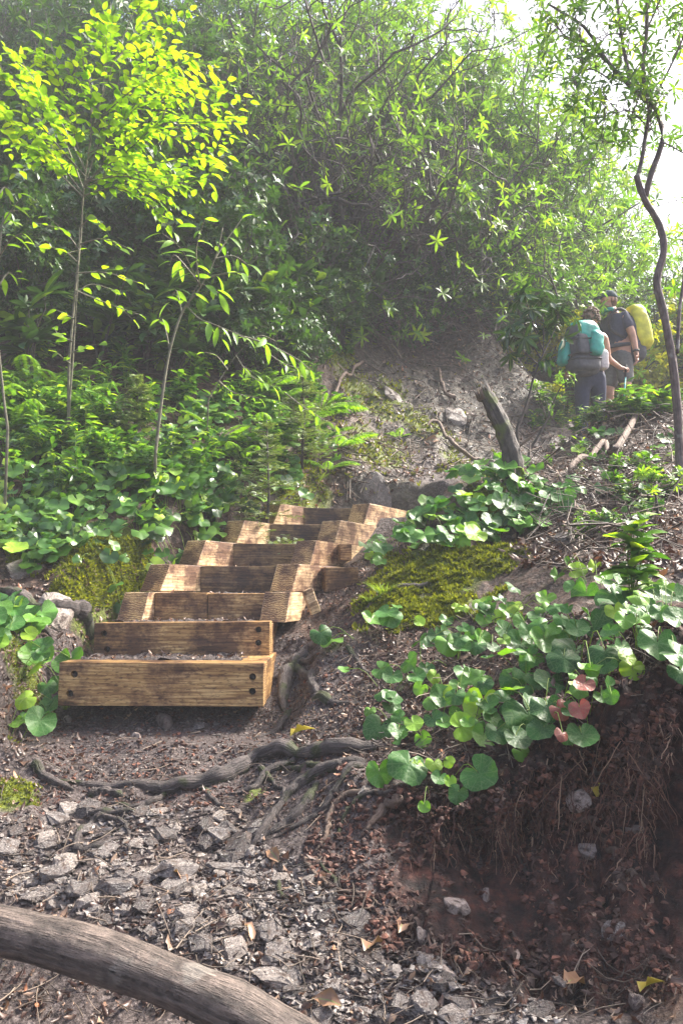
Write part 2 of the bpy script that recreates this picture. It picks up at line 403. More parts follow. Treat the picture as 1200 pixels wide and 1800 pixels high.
def wood_mat(name, end=False, pale=0.0, wet=0.0):
    m, n, l, p = nmat(name)
    tc = nd(n, 'TexCoord'); mp = nd(n, 'Mapping'); l.new(tc.outputs['Object'], mp.inputs[0])
    oi = nd(n, 'ObjectInfo'); sh = nd(n, 'VectorMath', operation='SCALE'); l.new(mp.outputs[0], sh.inputs[0]); sh.inputs['Scale'].default_value = 1
    ad = nd(n, 'VectorMath', operation='ADD'); l.new(mp.outputs[0], ad.inputs[0]); l.new(oi.outputs['Random'], ad.inputs[1])
    P = ad.outputs[0]
    if not end:
        m2 = nd(n, 'Mapping'); m2.inputs['Scale'].default_value = (1.2, 14, 14); l.new(P, m2.inputs[0])
        gr = nd(n, 'TexNoise', Scale=3.5, Detail=7.0, Roughness=.62, Distortion=1.4); l.new(m2.outputs[0], gr.inputs[0])
        m4 = nd(n, 'Mapping'); m4.inputs['Scale'].default_value = (1.3, 9, 9); l.new(P, m4.inputs[0])
        wv = nd(n, 'TexWave', Scale=2.2, Distortion=6.0, Detail=3.0); wv.inputs['Detail Scale'].default_value = 1.2; wv.bands_direction = 'Z'; l.new(m4.outputs[0], wv.inputs[0])
    else:
        m2 = nd(n, 'Mapping'); m2.inputs['Scale'].default_value = (1, 1, 1); l.new(P, m2.inputs[0])
        gr = nd(n, 'TexWave', Scale=34.0, Distortion=9.0, Detail=4.0); gr.inputs['Detail Scale'].default_value = 1.0
        gr.bands_direction = 'Z'; l.new(m2.outputs[0], gr.inputs[0])
        wv = gr
    dk = (.15, .072, .028); mid = (.35, .212, .085); lt = (.55, .385, .19)
    if end: dk = (.24, .13, .055)
    if pale: dk, mid, lt = [tuple(x * (1 - pale) + y * pale for x, y in zip(a, b)) for a, b in ((dk, (.34, .24, .15)), (mid, (.60, .46, .30)), (lt, (.76, .62, .45)))]
    if wet: dk, mid, lt = [tuple(x * (1 - wet) for x in q) for q in (dk, mid, lt)]  # even darkening; puts shade into the colour of the damp recessed risers
    r = ramp(n, [(.15 if end else .34, dk), (.52, mid), (.9 if end else .66, lt)]); l.new(gr.outputs['Fac' if 'Fac' in gr.outputs else 0], r.inputs[0])
    c = r.outputs[0]
    if not end:
        rw = ramp(n, [(.0, (.62, .56, .5)), (.25, (1, 1, 1)), (1, (1.08, 1.08, 1.08))]); l.new(wv.outputs['Fac'], rw.inputs[0])
        c = mixc(n, l, .8, c, rw.outputs[0], 'MULTIPLY')
    # blotchy water stains
    st = nd(n, 'TexNoise', Scale=4.5, Detail=6.0, Roughness=.7); l.new(P, st.inputs[0])
    rs = ramp(n, [(.42, (.26, .17, .16)), (.51, (.85, .76, .70)), (.57, (1.25, 1.2, 1.05))]); l.new(st.outputs[0], rs.inputs[0])
    c = mixc(n, l, .95, c, rs.outputs[0], 'MULTIPLY')
    # fine dark checks
    sp = nd(n, 'TexNoise', Scale=130.0, Detail=3.0); m3 = nd(n, 'Mapping'); m3.inputs['Scale'].default_value = (.35, 1, 1) ; l.new(P, m3.inputs[0]); l.new(m3.outputs[0], sp.inputs[0])
    r3 = ramp(n, [(.33, (.25, .2, .18)), (.45, (1, 1, 1))]); l.new(sp.outputs[0], r3.inputs[0])
    c = mixc(n, l, .75, c, r3.outputs[0], 'MULTIPLY')
    l.new(c, p.inputs['Base Color']); p.inputs['Roughness'].default_value = .5
    b = bump(n, l, gr.outputs[0], .6 if end else .35, .004 if end else .003); b = bump(n, l, sp.outputs[0], .4, .002, b); l.new(b, p.inputs['Normal'])
    return m
M['wood'] = wood_mat('timber'); M['wood_shaded'] = wood_mat('timber_shaded', wet=.5); M['wood_end'] = wood_mat('timber_end', True); M['wood_pale'] = wood_mat('timber_pale', False, .8)  # the darkened copy has the rails' shade painted into its colour

# ------------------------------------------------------------------ stairs layout (used by the terrain too)
RISE = 0.152
# row: (front-left-bottom x, y), axis angle (deg, to the right), bottom z
def xz(px, d): return (px - 600) / FPX * d / 1.0
ROWS = [  # k, left px, right px (outer), depth of the rail ends, yaw, z bottom
    dict(z=.010, top=.177), dict(z=.165, top=.325)]
LR = [(207, 4.02, 12), (247, 4.32, 25), (313, 4.68, 27), (385, 5.05, 29), (452, 5.45, 31)]
RR = [(457, 4.00, 12), (474, 4.32, 24), (509, 4.68, 26), (555, 5.05, 28), (609, 5.45, 30)]

# ------------------------------------------------------------------ terrain
CP = [  # pixel x, pixel y, distance
 (300,1800,1.75),(600,1800,1.75),(0,1800,1.75),(900,1790,1.70),(1200,1800,1.62),(150,1650,1.98),(400,1650,1.98),(600,1650,2.0),
 (0,1500,2.35),(250,1500,2.35),(450,1500,2.35),(100,1400,2.65),(300,1375,2.75),(450,1360,2.75),(300,1290,3.1),(120,1290,3.1),
 (0,1400,2.6),(0,1290,2.85),(60,1250,3.1),(20,1150,3.3),(90,1160,3.55),(100,1060,3.95),(40,1000,4.15),(200,1040,4.05),(200,960,4.45),(0,900,4.5),
 (100,850,4.9),(100,700,5.9),(300,850,5.05),(300,700,6.1),(430,850,5.6),(450,700,6.6),(0,600,6.7),(300,600,7.1),(500,620,7.5),
 (0,500,7.7),(300,500,8.3),(560,520,8.6),(300,380,10),(0,380,9.5),(600,400,10.8),
 (350,930,5.0),(570,880,5.75),(650,850,6.1),(590,780,6.6),(700,790,7.0),(800,790,7.2),(640,680,7.9),(750,680,8.4),(850,700,8.5),
 (610,610,8.3),(750,590,9.3),(850,570,9.7),(885,615,9.4),(940,665,9.05),(985,705,9.0),(900,750,8.0),
 (720,880,5.3),(800,850,4.95),(900,850,4.95),(690,940,4.7),(800,960,4.3),(650,1030,4.2),(720,1020,4.05),(850,1010,4.0),(900,930,4.6),
 (640,1090,3.75),(750,1090,3.6),(850,1090,3.5),(560,1110,3.9),(560,1180,3.4),(640,1200,3.15),(700,1210,3.0),(560,1280,2.95),(640,1290,2.8),
 (700,1330,2.62),(800,1190,3.0),(900,1130,2.95),(1000,1060,3.0),(1000,1000,3.5),(1100,1010,3.2),(1200,1010,3.0),(1000,930,4.4),(1100,900,4.6),(1200,880,4.6),
 (1000,830,5.5),(1100,790,6.1),(1200,770,6.2),(1040,745,7.3),(1150,730,7.4),
 (620,1350,2.5),(700,1385,2.4),(780,1400,2.3),(870,1390,2.25),(950,1340,2.22),(1050,1285,2.16),(1150,1215,2.12),(1200,1185,2.1),
 (600,1490,2.33),(700,1570,2.10),(850,1640,1.98),(1000,1700,1.86),(1200,1740,1.76),(1100,1500,1.99),(1200,1480,1.92),
 (800,1220,2.85),(900,1230,2.55),(1000,1180,2.5),(1100,1100,2.5),(1200,1090,2.4),
]
pts = [tuple(at(*c)) for c in CP]
pts += [(2.72, 8.8, 1.95), (3.4, 9.8, 2.3), (2.2, 9.4, 2.6), (1.15, 7.2, 1.55), (1.9, 7.9, 1.75), (.55, 6.2, 1.32), (3.1, 9.3, 2.1), (4.2, 10.5, 2.4),
        (0, 0, -1.05), (-2, 0, -.8), (2, 0, -.7), (0, -3, -1.6), (4, 0, .1), (-4, 1.5, .5), (-3, 3.5, 1.0), (-5, 5, 3), (4, 3, 1.0), (7, 5, 1.2), (6, 8, 1.8),
        (-8, 8, 6), (-8, 14, 8), (0, 14, 8), (3, 14, 5), (6, 12, 3), (10, 12, 2), (8, 16, 3), (-1.6, 2.2, -.12), (-2.2, 3.0, .4), (2, 14, 6)]
pts += [(-.75, 3.4, .03), (-.75, 3.9, .15), (-.70, 4.3, .3), (-.45, 4.9, .62), (-.2, 5.3, .85), (0, 5.8, 1.12), (.2, 5.9, 1.2)]
P_ = np.array(pts); XY, Z_ = P_[:, :2], P_[:, 2]
def _k(r2): return .5 * r2 * np.log(r2 + 1e-9)
_n = len(P_)
_D = ((XY[:, None] - XY[None]) ** 2).sum(-1)
_A = np.zeros((_n + 3, _n + 3)); _A[:_n, :_n] = _k(_D) + np.eye(_n) * .012
_A[:_n, _n] = 1; _A[:_n, _n + 1:] = XY; _A[_n, :_n] = 1; _A[_n + 1:, :_n] = XY.T
_S = np.linalg.solve(_A, np.concatenate([Z_, [0, 0, 0]]))
def tps(x, y):
    sh = x.shape; x = x.ravel(); y = y.ravel(); out = np.empty(len(x))
    for i in range(0, len(x), 20000):
        a, b = x[i:i + 20000], y[i:i + 20000]
        r2 = (a[:, None] - XY[None, :, 0]) ** 2 + (b[:, None] - XY[None, :, 1]) ** 2
        out[i:i + 20000] = _k(r2) @ _S[:_n] + _S[_n] + _S[_n + 1] * a + _S[_n + 2] * b
    return out.reshape(sh)
def axis_cells(lo, hi, d0, d1, step, grow=1.09, mx=1.6):
    a = list(np.arange(d0, d1, step)); s = step; v = a[-1]
    while v < hi: s = min(s * grow, mx); v += s; a.append(v)
    s = step; v = a[0]; b = []
    while v > lo: s = min(s * grow, mx); v -= s; b.append(v)
    return np.array(b[::-1] + a)
GX = axis_cells(-32, 32, -2.1, 2.1, .015, 1.06); GY = axis_cells(-12, 45, 1.45, 5.8, .016, 1.035)
XX, YY = np.meshgrid(GX, GY, indexing='ij')
# stairs corridor polyline (world)
STA = [(-.74, 3.30, -.02), (-.72, 3.78, .13), (-.68, 4.1, .28), (-.54, 4.45, .43), (-.30, 4.8, .58), (-.02, 5.15, .74), (.17, 5.42, .90), (.27, 5.6, 1.06)]
def gauss(x, y, cx, cy, rx, ry=None):
    ry = ry or rx
    return np.exp(-((x - cx) / rx) ** 2 - ((y - cy) / ry) ** 2)
def seg_dist(x, y, poly):
    best = np.full(x.shape, 1e9); zz = np.zeros(x.shape)
    for a, b in zip(poly[:-1], poly[1:]):
        ax, ay, bx, by = a[0], a[1], b[0], b[1]
        t = np.clip(((x - ax) * (bx - ax) + (y - ay) * (by - ay)) / ((bx - ax) ** 2 + (by - ay) ** 2), 0, 1)
        d = np.hypot(x - ax - t * (bx - ax), y - ay - t * (by - ay)); m = d < best
        best = np.where(m, d, best); zz = np.where(m, a[2] + t * (b[2] - a[2]), zz)
    return best, zz
def height(x, y):
    z = tps(x, y)
    r = np.hypot(x, y - 6)
    far = np.clip(-.42 * x + .26 * y + .5, -6, 8.5)
    t = sstep(12, 20, r); z = z * (1 - t) + far * t
    near = 1 - sstep(7, 14, r)
    amp = .5 + .5 * sstep(-.2, .3, y * 0 + 1)
    z = z + fbm(x, y, 2.2, 3, 3) * .10 * (1 - .6 * near) + fbm(x, y, 5.0, 3, 5) * .035 + fbm(x, y, 18, 3, 9) * .018
    # centre bank: shaly ledges
    lb = gauss(x, y, 1.0, 8.1, 1.3, 1.2)
    z = z + lb * (.05 * np.sin((z + .15 * x) * 19 + 4 * fbm(x, y, 2, 2, 4)) + .10 * fbm(x, y, 5, 3, 21))
    # raw cut bank: rough clods
    cb = sstep(.0, .3, x) * (1 - sstep(2.35, 2.6, y)) * sstep(1.7, 1.85, y)
    z = z + cb * (fbm(x, y, 24, 3, 31) * .09 + fbm(x, y, 7, 2, 41) * .09)
    # stair corridor stays below the timbers
    d, zz = seg_dist(x, y, STA)
    lim = zz - .07
    k = 1 - sstep(.50, .66, d)
    z = np.where(d < .66, z * (1 - k) + np.minimum(z, lim) * k, z)
    return z
ZZ = height(XX, YY)
def H(x, y):
    x = np.asarray(x, float); y = np.asarray(y, float)
    fx = np.interp(x, GX, np.arange(len(GX))); fy = np.interp(y, GY, np.arange(len(GY)))
    i = np.clip(fx.astype(int), 0, len(GX) - 2); j = np.clip(fy.astype(int), 0, len(GY) - 2); a = fx - i; b = fy - j
    return (ZZ[i, j] * (1 - a) + ZZ[i + 1, j] * a) * (1 - b) + (ZZ[i, j + 1] * (1 - a) + ZZ[i + 1, j + 1] * a) * b
def Nrm(x, y, e=.03):
    gx = (H(x + e, y) - H(x - e, y)) / (2 * e); gy = (H(x, y + e) - H(x, y - e)) / (2 * e)
    n = np.stack([-gx, -gy, np.ones_like(gx)], -1); return n / np.linalg.norm(n, axis=-1, keepdims=True)
def hit(px, py, dmin=1.3, dmax=18):
    """first place where the line of sight meets the ground (vectorised) -> x, y, z"""
    px = np.atleast_1d(np.asarray(px, float)); py = np.atleast_1d(np.asarray(py, float))
    c, s_ = math.cos(PITCH), math.sin(PITCH)
    u = (px - 600) / FPX; v = (900 - py) / FPX; dy = c - v * s_; dz = s_ + v * c
    D = dmin * (dmax / dmin) ** np.linspace(0, 1, 420)
    X = (u / dy)[:, None] * D; Z = CZ + (dz / dy)[:, None] * D; Y = np.broadcast_to(D, X.shape)
    under = Z < H(X, Y)
    k = np.where(under.any(1), under.argmax(1), len(D) - 1)
    i = np.arange(len(px))
    return X[i, k], Y[i, k], H(X[i, k], Y[i, k])

def region(poly, n, rng):
    xs = [p[0] for p in poly]; ys = [p[1] for p in poly]; out = []
    while len(out) < n:
        x = rng.uniform(min(xs), max(xs)); y = rng.uniform(min(ys), max(ys)); c = False; j = len(poly) - 1
        for i in range(len(poly)):
            if (poly[i][1] > y) != (poly[j][1] > y) and x < (poly[j][0] - poly[i][0]) * (y - poly[i][1]) / (poly[j][1] - poly[i][1]) + poly[i][0]: c = not c
            j = i
        if c: out.append((x, y))
    return np.array(out)

def blob(px, py, rpx, sq=.6):
    x, y, z = hit(px, py); x, y = float(x[0]), float(y[0]); r = rpx / FPX * y
    return gauss(XX, YY, x, y, r, r * 1.3)
moss = np.zeros_like(ZZ)
for b in [(760,1020,90),(690,1060,60),(840,1000,60),(870,880,38),(900,985,40),(780,1070,60),(200,1010,60),(140,1030,45),(240,1025,35),(20,1410,45),(50,985,35),(650,1060,40),
          (150,990,50),(60,1250,40),(630,690,40),(690,700,30),(660,790,60),(540,860,50),(740,750,50),(600,640,40),(820,820,50),(450,1400,22),(30,1160,45),(500,860,40),(660,720,40)]:
    moss = np.maximum(moss, blob(*b))
_slope = np.gradient(ZZ, GX, axis=0) ** 2 + np.gradient(ZZ, GY, axis=1) ** 2
cutm = sstep(-.05, .2, XX) * sstep(1.5, 1.75, YY) * (1 - sstep(2.5, 2.8, YY - .2 * XX)) * sstep(.12, .6, _slope)
path, _z = seg_dist(XX, YY, [(0, -2, 0), (-.1, 1.5, 0), (-.35, 2.2, 0), (-.6, 3.1, 0), (-.7, 3.5, 0)])
pathm = (1 - sstep(.55, .95, path)) * .9
p2, _z = seg_dist(XX, YY, [(.1, 5.7, 0), (.6, 6.2, 0), (1.1, 7.0, 0), (1.9, 7.9, 0), (2.7, 8.8, 0)])
pathm = np.maximum(pathm, (1 - sstep(.25, .5, p2)) * .7)
rockm = np.maximum(gauss(XX, YY, .9, 7.9, 1.1, 1.1) * .95, gauss(XX, YY, .35, 6.1, .4, .35))
rockm = np.maximum(rockm, gauss(XX, YY, 1.9, 8.7, .8, .7) * .8)
ZZ = ZZ + moss * (np.maximum(fbm(XX, YY, 13, 2, 61), -.1) * .11 + .012 + fbm(XX, YY, 40, 2, 62) * .025) * (seg_dist(XX, YY, STA)[0] > .6)
nx, ny = len(GX), len(GY)
_lip = np.array([tuple(at(*c)) for c in [(620,1350,2.5),(700,1385,2.4),(780,1400,2.3),(870,1390,2.25),(950,1340,2.22),(1050,1285,2.16),(1150,1215,2.12),(1200,1185,2.1)]])
_bas = np.array([tuple(at(*c)) for c in [(600,1490,2.33),(700,1570,2.10),(850,1640,1.98),(1000,1700,1.86),(1200,1740,1.76)]])
_t = (ZZ - np.interp(XX, _bas[:, 0], _bas[:, 2])) / np.maximum(np.interp(XX, _lip[:, 0], _lip[:, 2]) - np.interp(XX, _bas[:, 0], _bas[:, 2]), .05)
UND = .17 * np.sin(np.pi * np.clip(_t + .05, 0, 1) ** 1.1) ** 1.2 * sstep(.05, .3, XX) * (1 - sstep(2.3, 2.5, YY)) * sstep(1.6, 1.75, YY) * (1 - sstep(1.1, 1.8, XX)) * (1 + 1.2 * fbm(XX, YY, 5, 2, 88)) + .035 * fbm(XX * 1.0, ZZ * 2.2, 13, 3, 89) * sstep(0, .3, _t) * (1 - sstep(.9, 1.1, _t)) * sstep(.05, .3, XX) * (1 - sstep(2.3, 2.5, YY)) * sstep(1.6, 1.75, YY)
def UN(x, y):
    i = np.clip(np.searchsorted(GX, x), 0, len(GX) - 1); j = np.clip(np.searchsorted(GY, y), 0, len(GY) - 1); return UND[i, j]
idx = np.arange(nx * ny).reshape(nx, ny)
Q = np.stack([idx[:-1, :-1], idx[1:, :-1], idx[1:, 1:], idx[:-1, 1:]], -1).reshape(-1, 4)
g = mesh_np('ground', np.stack([XX, YY + UND, ZZ], -1).reshape(-1, 3), [Q], M['ground'], None,
            {'moss': moss.ravel(), 'cut': cutm.ravel(), 'path': pathm.ravel(), 'rock': rockm.ravel()})
tag(g, kind='structure')
# @@PART2

# ------------------------------------------------------------------ stairs
def prism_mesh(bm, quad_f, quad_b):
    vf = [bm.verts.new(v) for v in quad_f]; vb = [bm.verts.new(v) for v in quad_b]
    fs = [bm.faces.new(vf)]; fs.append(bm.faces.new(vb[::-1]))
    for i in range(4):
        fs.append(bm.faces.new([vf[(i + 1) % 4], vf[i], vb[i], vb[(i + 1) % 4]]))
    return fs
def beam(name, L, w_, h, slant0=0.0, slant1=0.0, mats=('wood', 'wood_end'), holes=(), seed=0, bev=.004):
    """beam along local +X from 0 to L, width along Y, height along Z; slant cuts the top back"""
    rg = random.Random(seed)
    bm = bmesh.new()
    q0 = [(0, 0, 0), (0, w_, 0), (slant0, w_, h), (slant0, 0, h)]
    q1 = [(L, 0, 0), (L, w_, 0), (L - slant1, w_, h), (L - slant1, 0, h)]
    f = prism_mesh(bm, q0, q1)
    f[0].material_index = 1; f[1].material_index = 1
    bmesh.ops.recalc_face_normals(bm, faces=bm.faces)
    bmesh.ops.bevel(bm, geom=list(bm.edges), offset=bev, segments=2, affect='EDGES', profile=.6)
    bmesh.ops.subdivide_edges(bm, edges=[e for e in bm.edges if e.calc_length() > .1], cuts=3, use_grid_fill=True)
    for v in bm.verts:
        v.co += Vector((rg.uniform(-1, 1), rg.uniform(-1, 1), rg.uniform(-1, 1))) * .0012
    me = bpy.data.meshes.new(name); bm.to_mesh(me); bm.free()
    me.materials.append(M[mats[0]]); me.materials.append(M[mats[1]])
    o = bpy.data.objects.new(name, me); col.objects.link(o)
    if holes:
        bc = bmesh.new()
        for hx, hz in holes:
            bmesh.ops.create_cone(bc, cap_ends=True, segments=20, radius1=.0145, radius2=.0145, depth=.07,
                                  matrix=Matrix.Translation((hx, 0, hz)) @ Matrix.Rotation(math.pi / 2, 4, 'X'))
        mc = bpy.data.meshes.new('bore'); bc.to_mesh(mc); bc.free(); mc.materials.append(M['metal'])
        oc = bpy.data.objects.new('bore', mc); col.objects.link(oc)
        md = o.modifiers.new('b', 'BOOLEAN'); md.object = oc; md.operation = 'DIFFERENCE'; md.solver = 'EXACT'
        dg = bpy.context.evaluated_depsgraph_get(); dg.update()
        nm = bpy.data.meshes.new_from_object(o.evaluated_get(dg)); o.modifiers.clear(); o.data = nm
        bpy.data.objects.remove(oc); 
    return o
def bolt(x, z, parent, y=.026):
    bm = bmesh.new()
    bmesh.ops.create_cone(bm, cap_ends=True, segments=16, radius1=.0135, radius2=.0135, depth=.004, matrix=Matrix.Translation((x, y + .004, z)) @ Matrix.Rotation(math.pi / 2, 4, 'X'))
    bmesh.ops.create_cone(bm, cap_ends=True, segments=6, radius1=.008, radius2=.008, depth=.009, matrix=Matrix.Translation((x, y - .003, z)) @ Matrix.Rotation(math.pi / 2, 4, 'X'))
    me = bpy.data.meshes.new('bolt'); bm.to_mesh(me); bm.free(); me.materials.append(M['metal'])
    o = bpy.data.objects.new('bolt', me); col.objects.link(o); o.parent = parent; return o

stairs = empty('timber_stairs', (-.74, 3.3, 0))
tag(stairs, 'treated timber box steps stacked up the trail between the two banks', 'stairs')
def put(o, x, y, z, yaw=0, roll=0):
    o.parent = stairs; o.location = (x + .74, y - 3.3, z); o.rotation_euler = (0, roll, yaw); return o
# the two plain risers at the bottom with bored bolt holes
for k, (xl, xr, d, z0, h, hol) in enumerate([
        (at(103, 1200, 3.3).x, at(463, 1200, 3.3).x, 3.30, .012, .172, [(.062, .125), (.047, .048), (-.045, .118), (-.045, .060)]),
        (at(166, 1120, 3.76).x, at(474, 1120, 3.76).x, 3.76, .160, .165, [(.062, .045), (.045,.118), (-.052, .128), (-.052, .068)])]):
    L = xr - xl; hs = [(a if a > 0 else L + a, b) for a, b in hol]
    o = put(beam('riser', L, .14, h, holes=hs, seed=k, bev=.003), xl, d, z0, R(.2 if k == 0 else .6), R(.3 if k == 0 else -.55))
    for a, b in hs: bolt(a, b, o)
    # side rails running back from the ends of these risers
    r = put(beam('side_rail', .62, .14, h - .004, mats=('wood', 'wood_end'), seed=k + 20), xr - .002, d + .145, z0 - .002, R(90))
    r2 = put(beam('side_rail', .52, .14, h - .004, seed=k + 30), xl + .142, d + .143, z0 - .002, R(90))
RAILZ = [.322 + RISE * i for i in range(5)]
def rail(px, d, yawdeg, z, L, seed, w_=.135, sl=.082, pale=True):
    p = at(px, 1000, d); a = R(90 - yawdeg)
    # local +Y is to the left of +X, so shift by the width to put the left front corner on the spot
    x = p.x + w_ * math.sin(a); y = p.y - w_ * math.cos(a)
    return put(beam('side_rail', L, w_, RISE - .004, sl, 0, mats=('wood_pale' if pale else 'wood', 'wood_end'), seed=seed), x, y, z, a)  # paler wood: the rails' sunlit brightness is put into the colour
LEN = [.55, .66, .66, .64, .62]
for i, ((pl, dl, al), (pr, dr, ar)) in enumerate(zip(LR, RR)):
    rail(pl, dl, al, RAILZ[i], LEN[i], 40 + i); rail(pr, dr, ar, RAILZ[i], LEN[i] + .16, 60 + i)
    # riser set back between the two rails
    a = R((al + ar) / 2); back = .36 if i else .14
    w_ = .135
    pL = at(pl, 1000, dl); pR = at(pr, 1000, dr)
    ax = Vector((math.sin(R(al)), math.cos(R(al)), 0)); rt = Vector((math.cos(R(al)), -math.sin(R(al)), 0))
    axr = Vector((math.sin(R(ar)), math.cos(R(ar)), 0))
    A = Vector((pL.x, pL.y, 0)) + rt * (w_ + .003) + ax * back; B = Vector((pR.x, pR.y, 0)) + axr * (back - .0) - Vector((math.cos(R(ar)), -math.sin(R(ar)), 0)) * .003
    # keep the far end in the same line across
    dv = B - A; L = dv.length; yaw = math.atan2(dv.y, dv.x)
    if i == 0:
        l1 = L * .47
        put(beam('riser', l1 - .004, .13, RISE - .006, seed=80), A.x, A.y, RAILZ[i] - .001, yaw)
        put(beam('riser', L - l1 - .004, .13, RISE - .010, seed=81), A.x + dv.x / L * l1, A.y + dv.y / L * l1 + .004, RAILZ[i] - .001, yaw)
    else:
        put(beam('riser', L, .13, RISE - .007, mats=('wood_shaded', 'wood_end'), seed=82 + i), A.x, A.y, RAILZ[i] - .001, yaw)
# packed treads between the timbers
def tread(A, B, C, D, z, seed):
    n = 34; s = np.linspace(0, 1, n); u, v = np.meshgrid(s, s, indexing='ij'); A, B, C, D = [np.array(q, float) for q in (A, B, C, D)]
    xy = (A[None, None] * (1 - u[..., None]) + B * u[..., None]) * (1 - v[..., None]) + (D * (1 - u[..., None]) + C * u[..., None]) * v[..., None]
    zz = z + fbm(xy[..., 0], xy[..., 1], 20, 3, seed) * .03 + fbm(xy[..., 0], xy[..., 1], 60, 2, seed) * .012
    V = np.concatenate([xy, zz[..., None]], -1).reshape(-1, 3); ii = np.arange(n * n).reshape(n, n)
    q = np.stack([ii[:-1, :-1], ii[1:, :-1], ii[1:, 1:], ii[:-1, 1:]], -1).reshape(-1, 4)
    o = mesh_np('tread_soil', V, [q], M['ground'], None, {'path': np.full(n * n, 1.0)})
    return tag(o, kind='structure')
TREADS = []
def tr(A, B, C, D, z, seed): tread(A, B, C, D, z, seed); TREADS.append((A, B, C, D, z))
x1l, x1r = at(103, 1200, 3.3).x, at(463, 1200, 3.3).x
tr((x1l + .02, 3.43), (x1r - .11, 3.43), (x1r - .1, 3.78), (x1l + .02, 3.78), .176, 1)
x2l, x2r = at(166, 1120, 3.76).x, at(474, 1120, 3.76).x
tr((x2l + .02, 3.89), (x2r - .11, 3.89), (x2r - .05, 4.22), (x2l + .1, 4.22), .322, 2)
for i in range(5):
    pl, dl, al = LR[i]; pr, dr, ar = RR[i]; back = (.36 if i else .14) + .12
    pL = at(pl, 1000, dl); pR = at(pr, 1000, dr)
    ax = Vector((math.sin(R(al)), math.cos(R(al)))); rt = Vector((math.cos(R(al)), -math.sin(R(al))))
    a = Vector((pL.x, pL.y)) + rt * .137 + ax * back; b = Vector((pR.x, pR.y)) + ax * back
    tr(tuple(a), tuple(b), tuple(b + ax * .36), tuple(a + ax * .36), RAILZ[i] + RISE - .022, 5 + i)
# loose timber block poking out on the right, and a chip of wood
p = at(572, 1040, 4.5)
blk = beam('timber_block', .19, .3, .135, seed=91, mats=('wood', 'wood'))
blk.location = (p.x, p.y, p.z); blk.rotation_euler = (0, R(-1), R(14)); blk.parent = stairs; blk.location = (p.x + .74, p.y - 3.3, p.z)
blk.name = 'side_rail'; 
bl2 = beam('side_rail', .07, .2, .10, seed=92, mats=('wood', 'wood')); p = at(598, 985, 4.85); bl2.parent = stairs; bl2.location = (p.x + .74, p.y - 3.3, p.z); bl2.rotation_euler = (0, 0, R(10))
p = at(549, 1082, 3.92)
chip = beam('wood_chip', .05, .03, .125, seed=93, mats=('wood_pale', 'wood_pale')); chip.location = p; chip.rotation_euler = (R(8), R(-24), R(20))
tag(chip, 'pale split wood offcut leaning in the hollow right of the steps', 'wood scrap')

# ------------------------------------------------------------------ stones
def hull_stone(rg, fl=.5, n=16, bev=.06):
    bm = bmesh.new()
    for i in range(n):
        v = Vector((rg.gauss(0, 1), rg.gauss(0, 1), rg.gauss(0, 1))).normalized() * rg.uniform(.8, 1.0)
        v.x *= .5; v.y *= .5 * rg.uniform(.8, 1); v.z *= .5 * fl
        v.z = max(-.5 * fl * .7, min(.5 * fl * .7, v.z)); bm.verts.new(v)
    r = bmesh.ops.convex_hull(bm, input=list(bm.verts))
    bmesh.ops.delete(bm, geom=[v for v in bm.verts if not v.link_faces], context='VERTS')
    bmesh.ops.dissolve_limit(bm, angle_limit=R(14), verts=bm.verts, edges=bm.edges)
    if bev: bmesh.ops.bevel(bm, geom=list(bm.edges), offset=bev, segments=2, affect='EDGES', profile=.5, clamp_overlap=True)
    bmesh.ops.triangulate(bm, faces=bm.faces)
    return bm
def stone_mesh(name, rg, fl, mat, n=16, sub=True):
    bm = hull_stone(rg, fl, n, .035)
    if sub:
        bmesh.ops.subdivide_edges(bm, edges=[e for e in bm.edges if e.calc_length() > .12], cuts=1)
        bmesh.ops.triangulate(bm, faces=bm.faces)
        bm.normal_update()
        for v in bm.verts: v.co += v.normal * rg.uniform(-.012, .012)
    me = bpy.data.meshes.new(name); bm.to_mesh(me); bm.free(); me.materials.append(mat)
    for pz in me.polygons: pz.use_smooth = False
    return me
rg = random.Random(3)
SLABS = [stone_mesh('stone', rg, rg.uniform(.22, .5), M['slate'], 18) for _ in range(12)]
TANS = [stone_mesh('stone', rg, rg.uniform(.5, .8), M['tan'], 20) for _ in range(5)]
def stone(px, py, wpx, me, label, cat='stone', group=None, hs=1.0, sink=.62, asp=1.0):
    x, y, z = [float(q[0]) for q in hit(px, py)]
    s = wpx / FPX * y
    o = bpy.data.objects.new('stone', me); col.objects.link(o)
    n_ = Nrm(np.array([x]), np.array([y]), .06)[0]
    q = Vector((0, 0, 1)).rotation_difference(Vector(n_)); rz = Matrix.Rotation(rg.uniform(0, 6.28) if asp == 1.0 else rg.uniform(-.2, .2), 3, 'Z')
    o.rotation_euler = (q.to_matrix() @ rz).to_euler(); o.scale = (s, s * asp * rg.uniform(.7, 1), s * hs)
    o.location = (x, y + float(UN(x, y)), z + s * .18 * hs * (1 - sink)); return tag(o, label, cat, group)
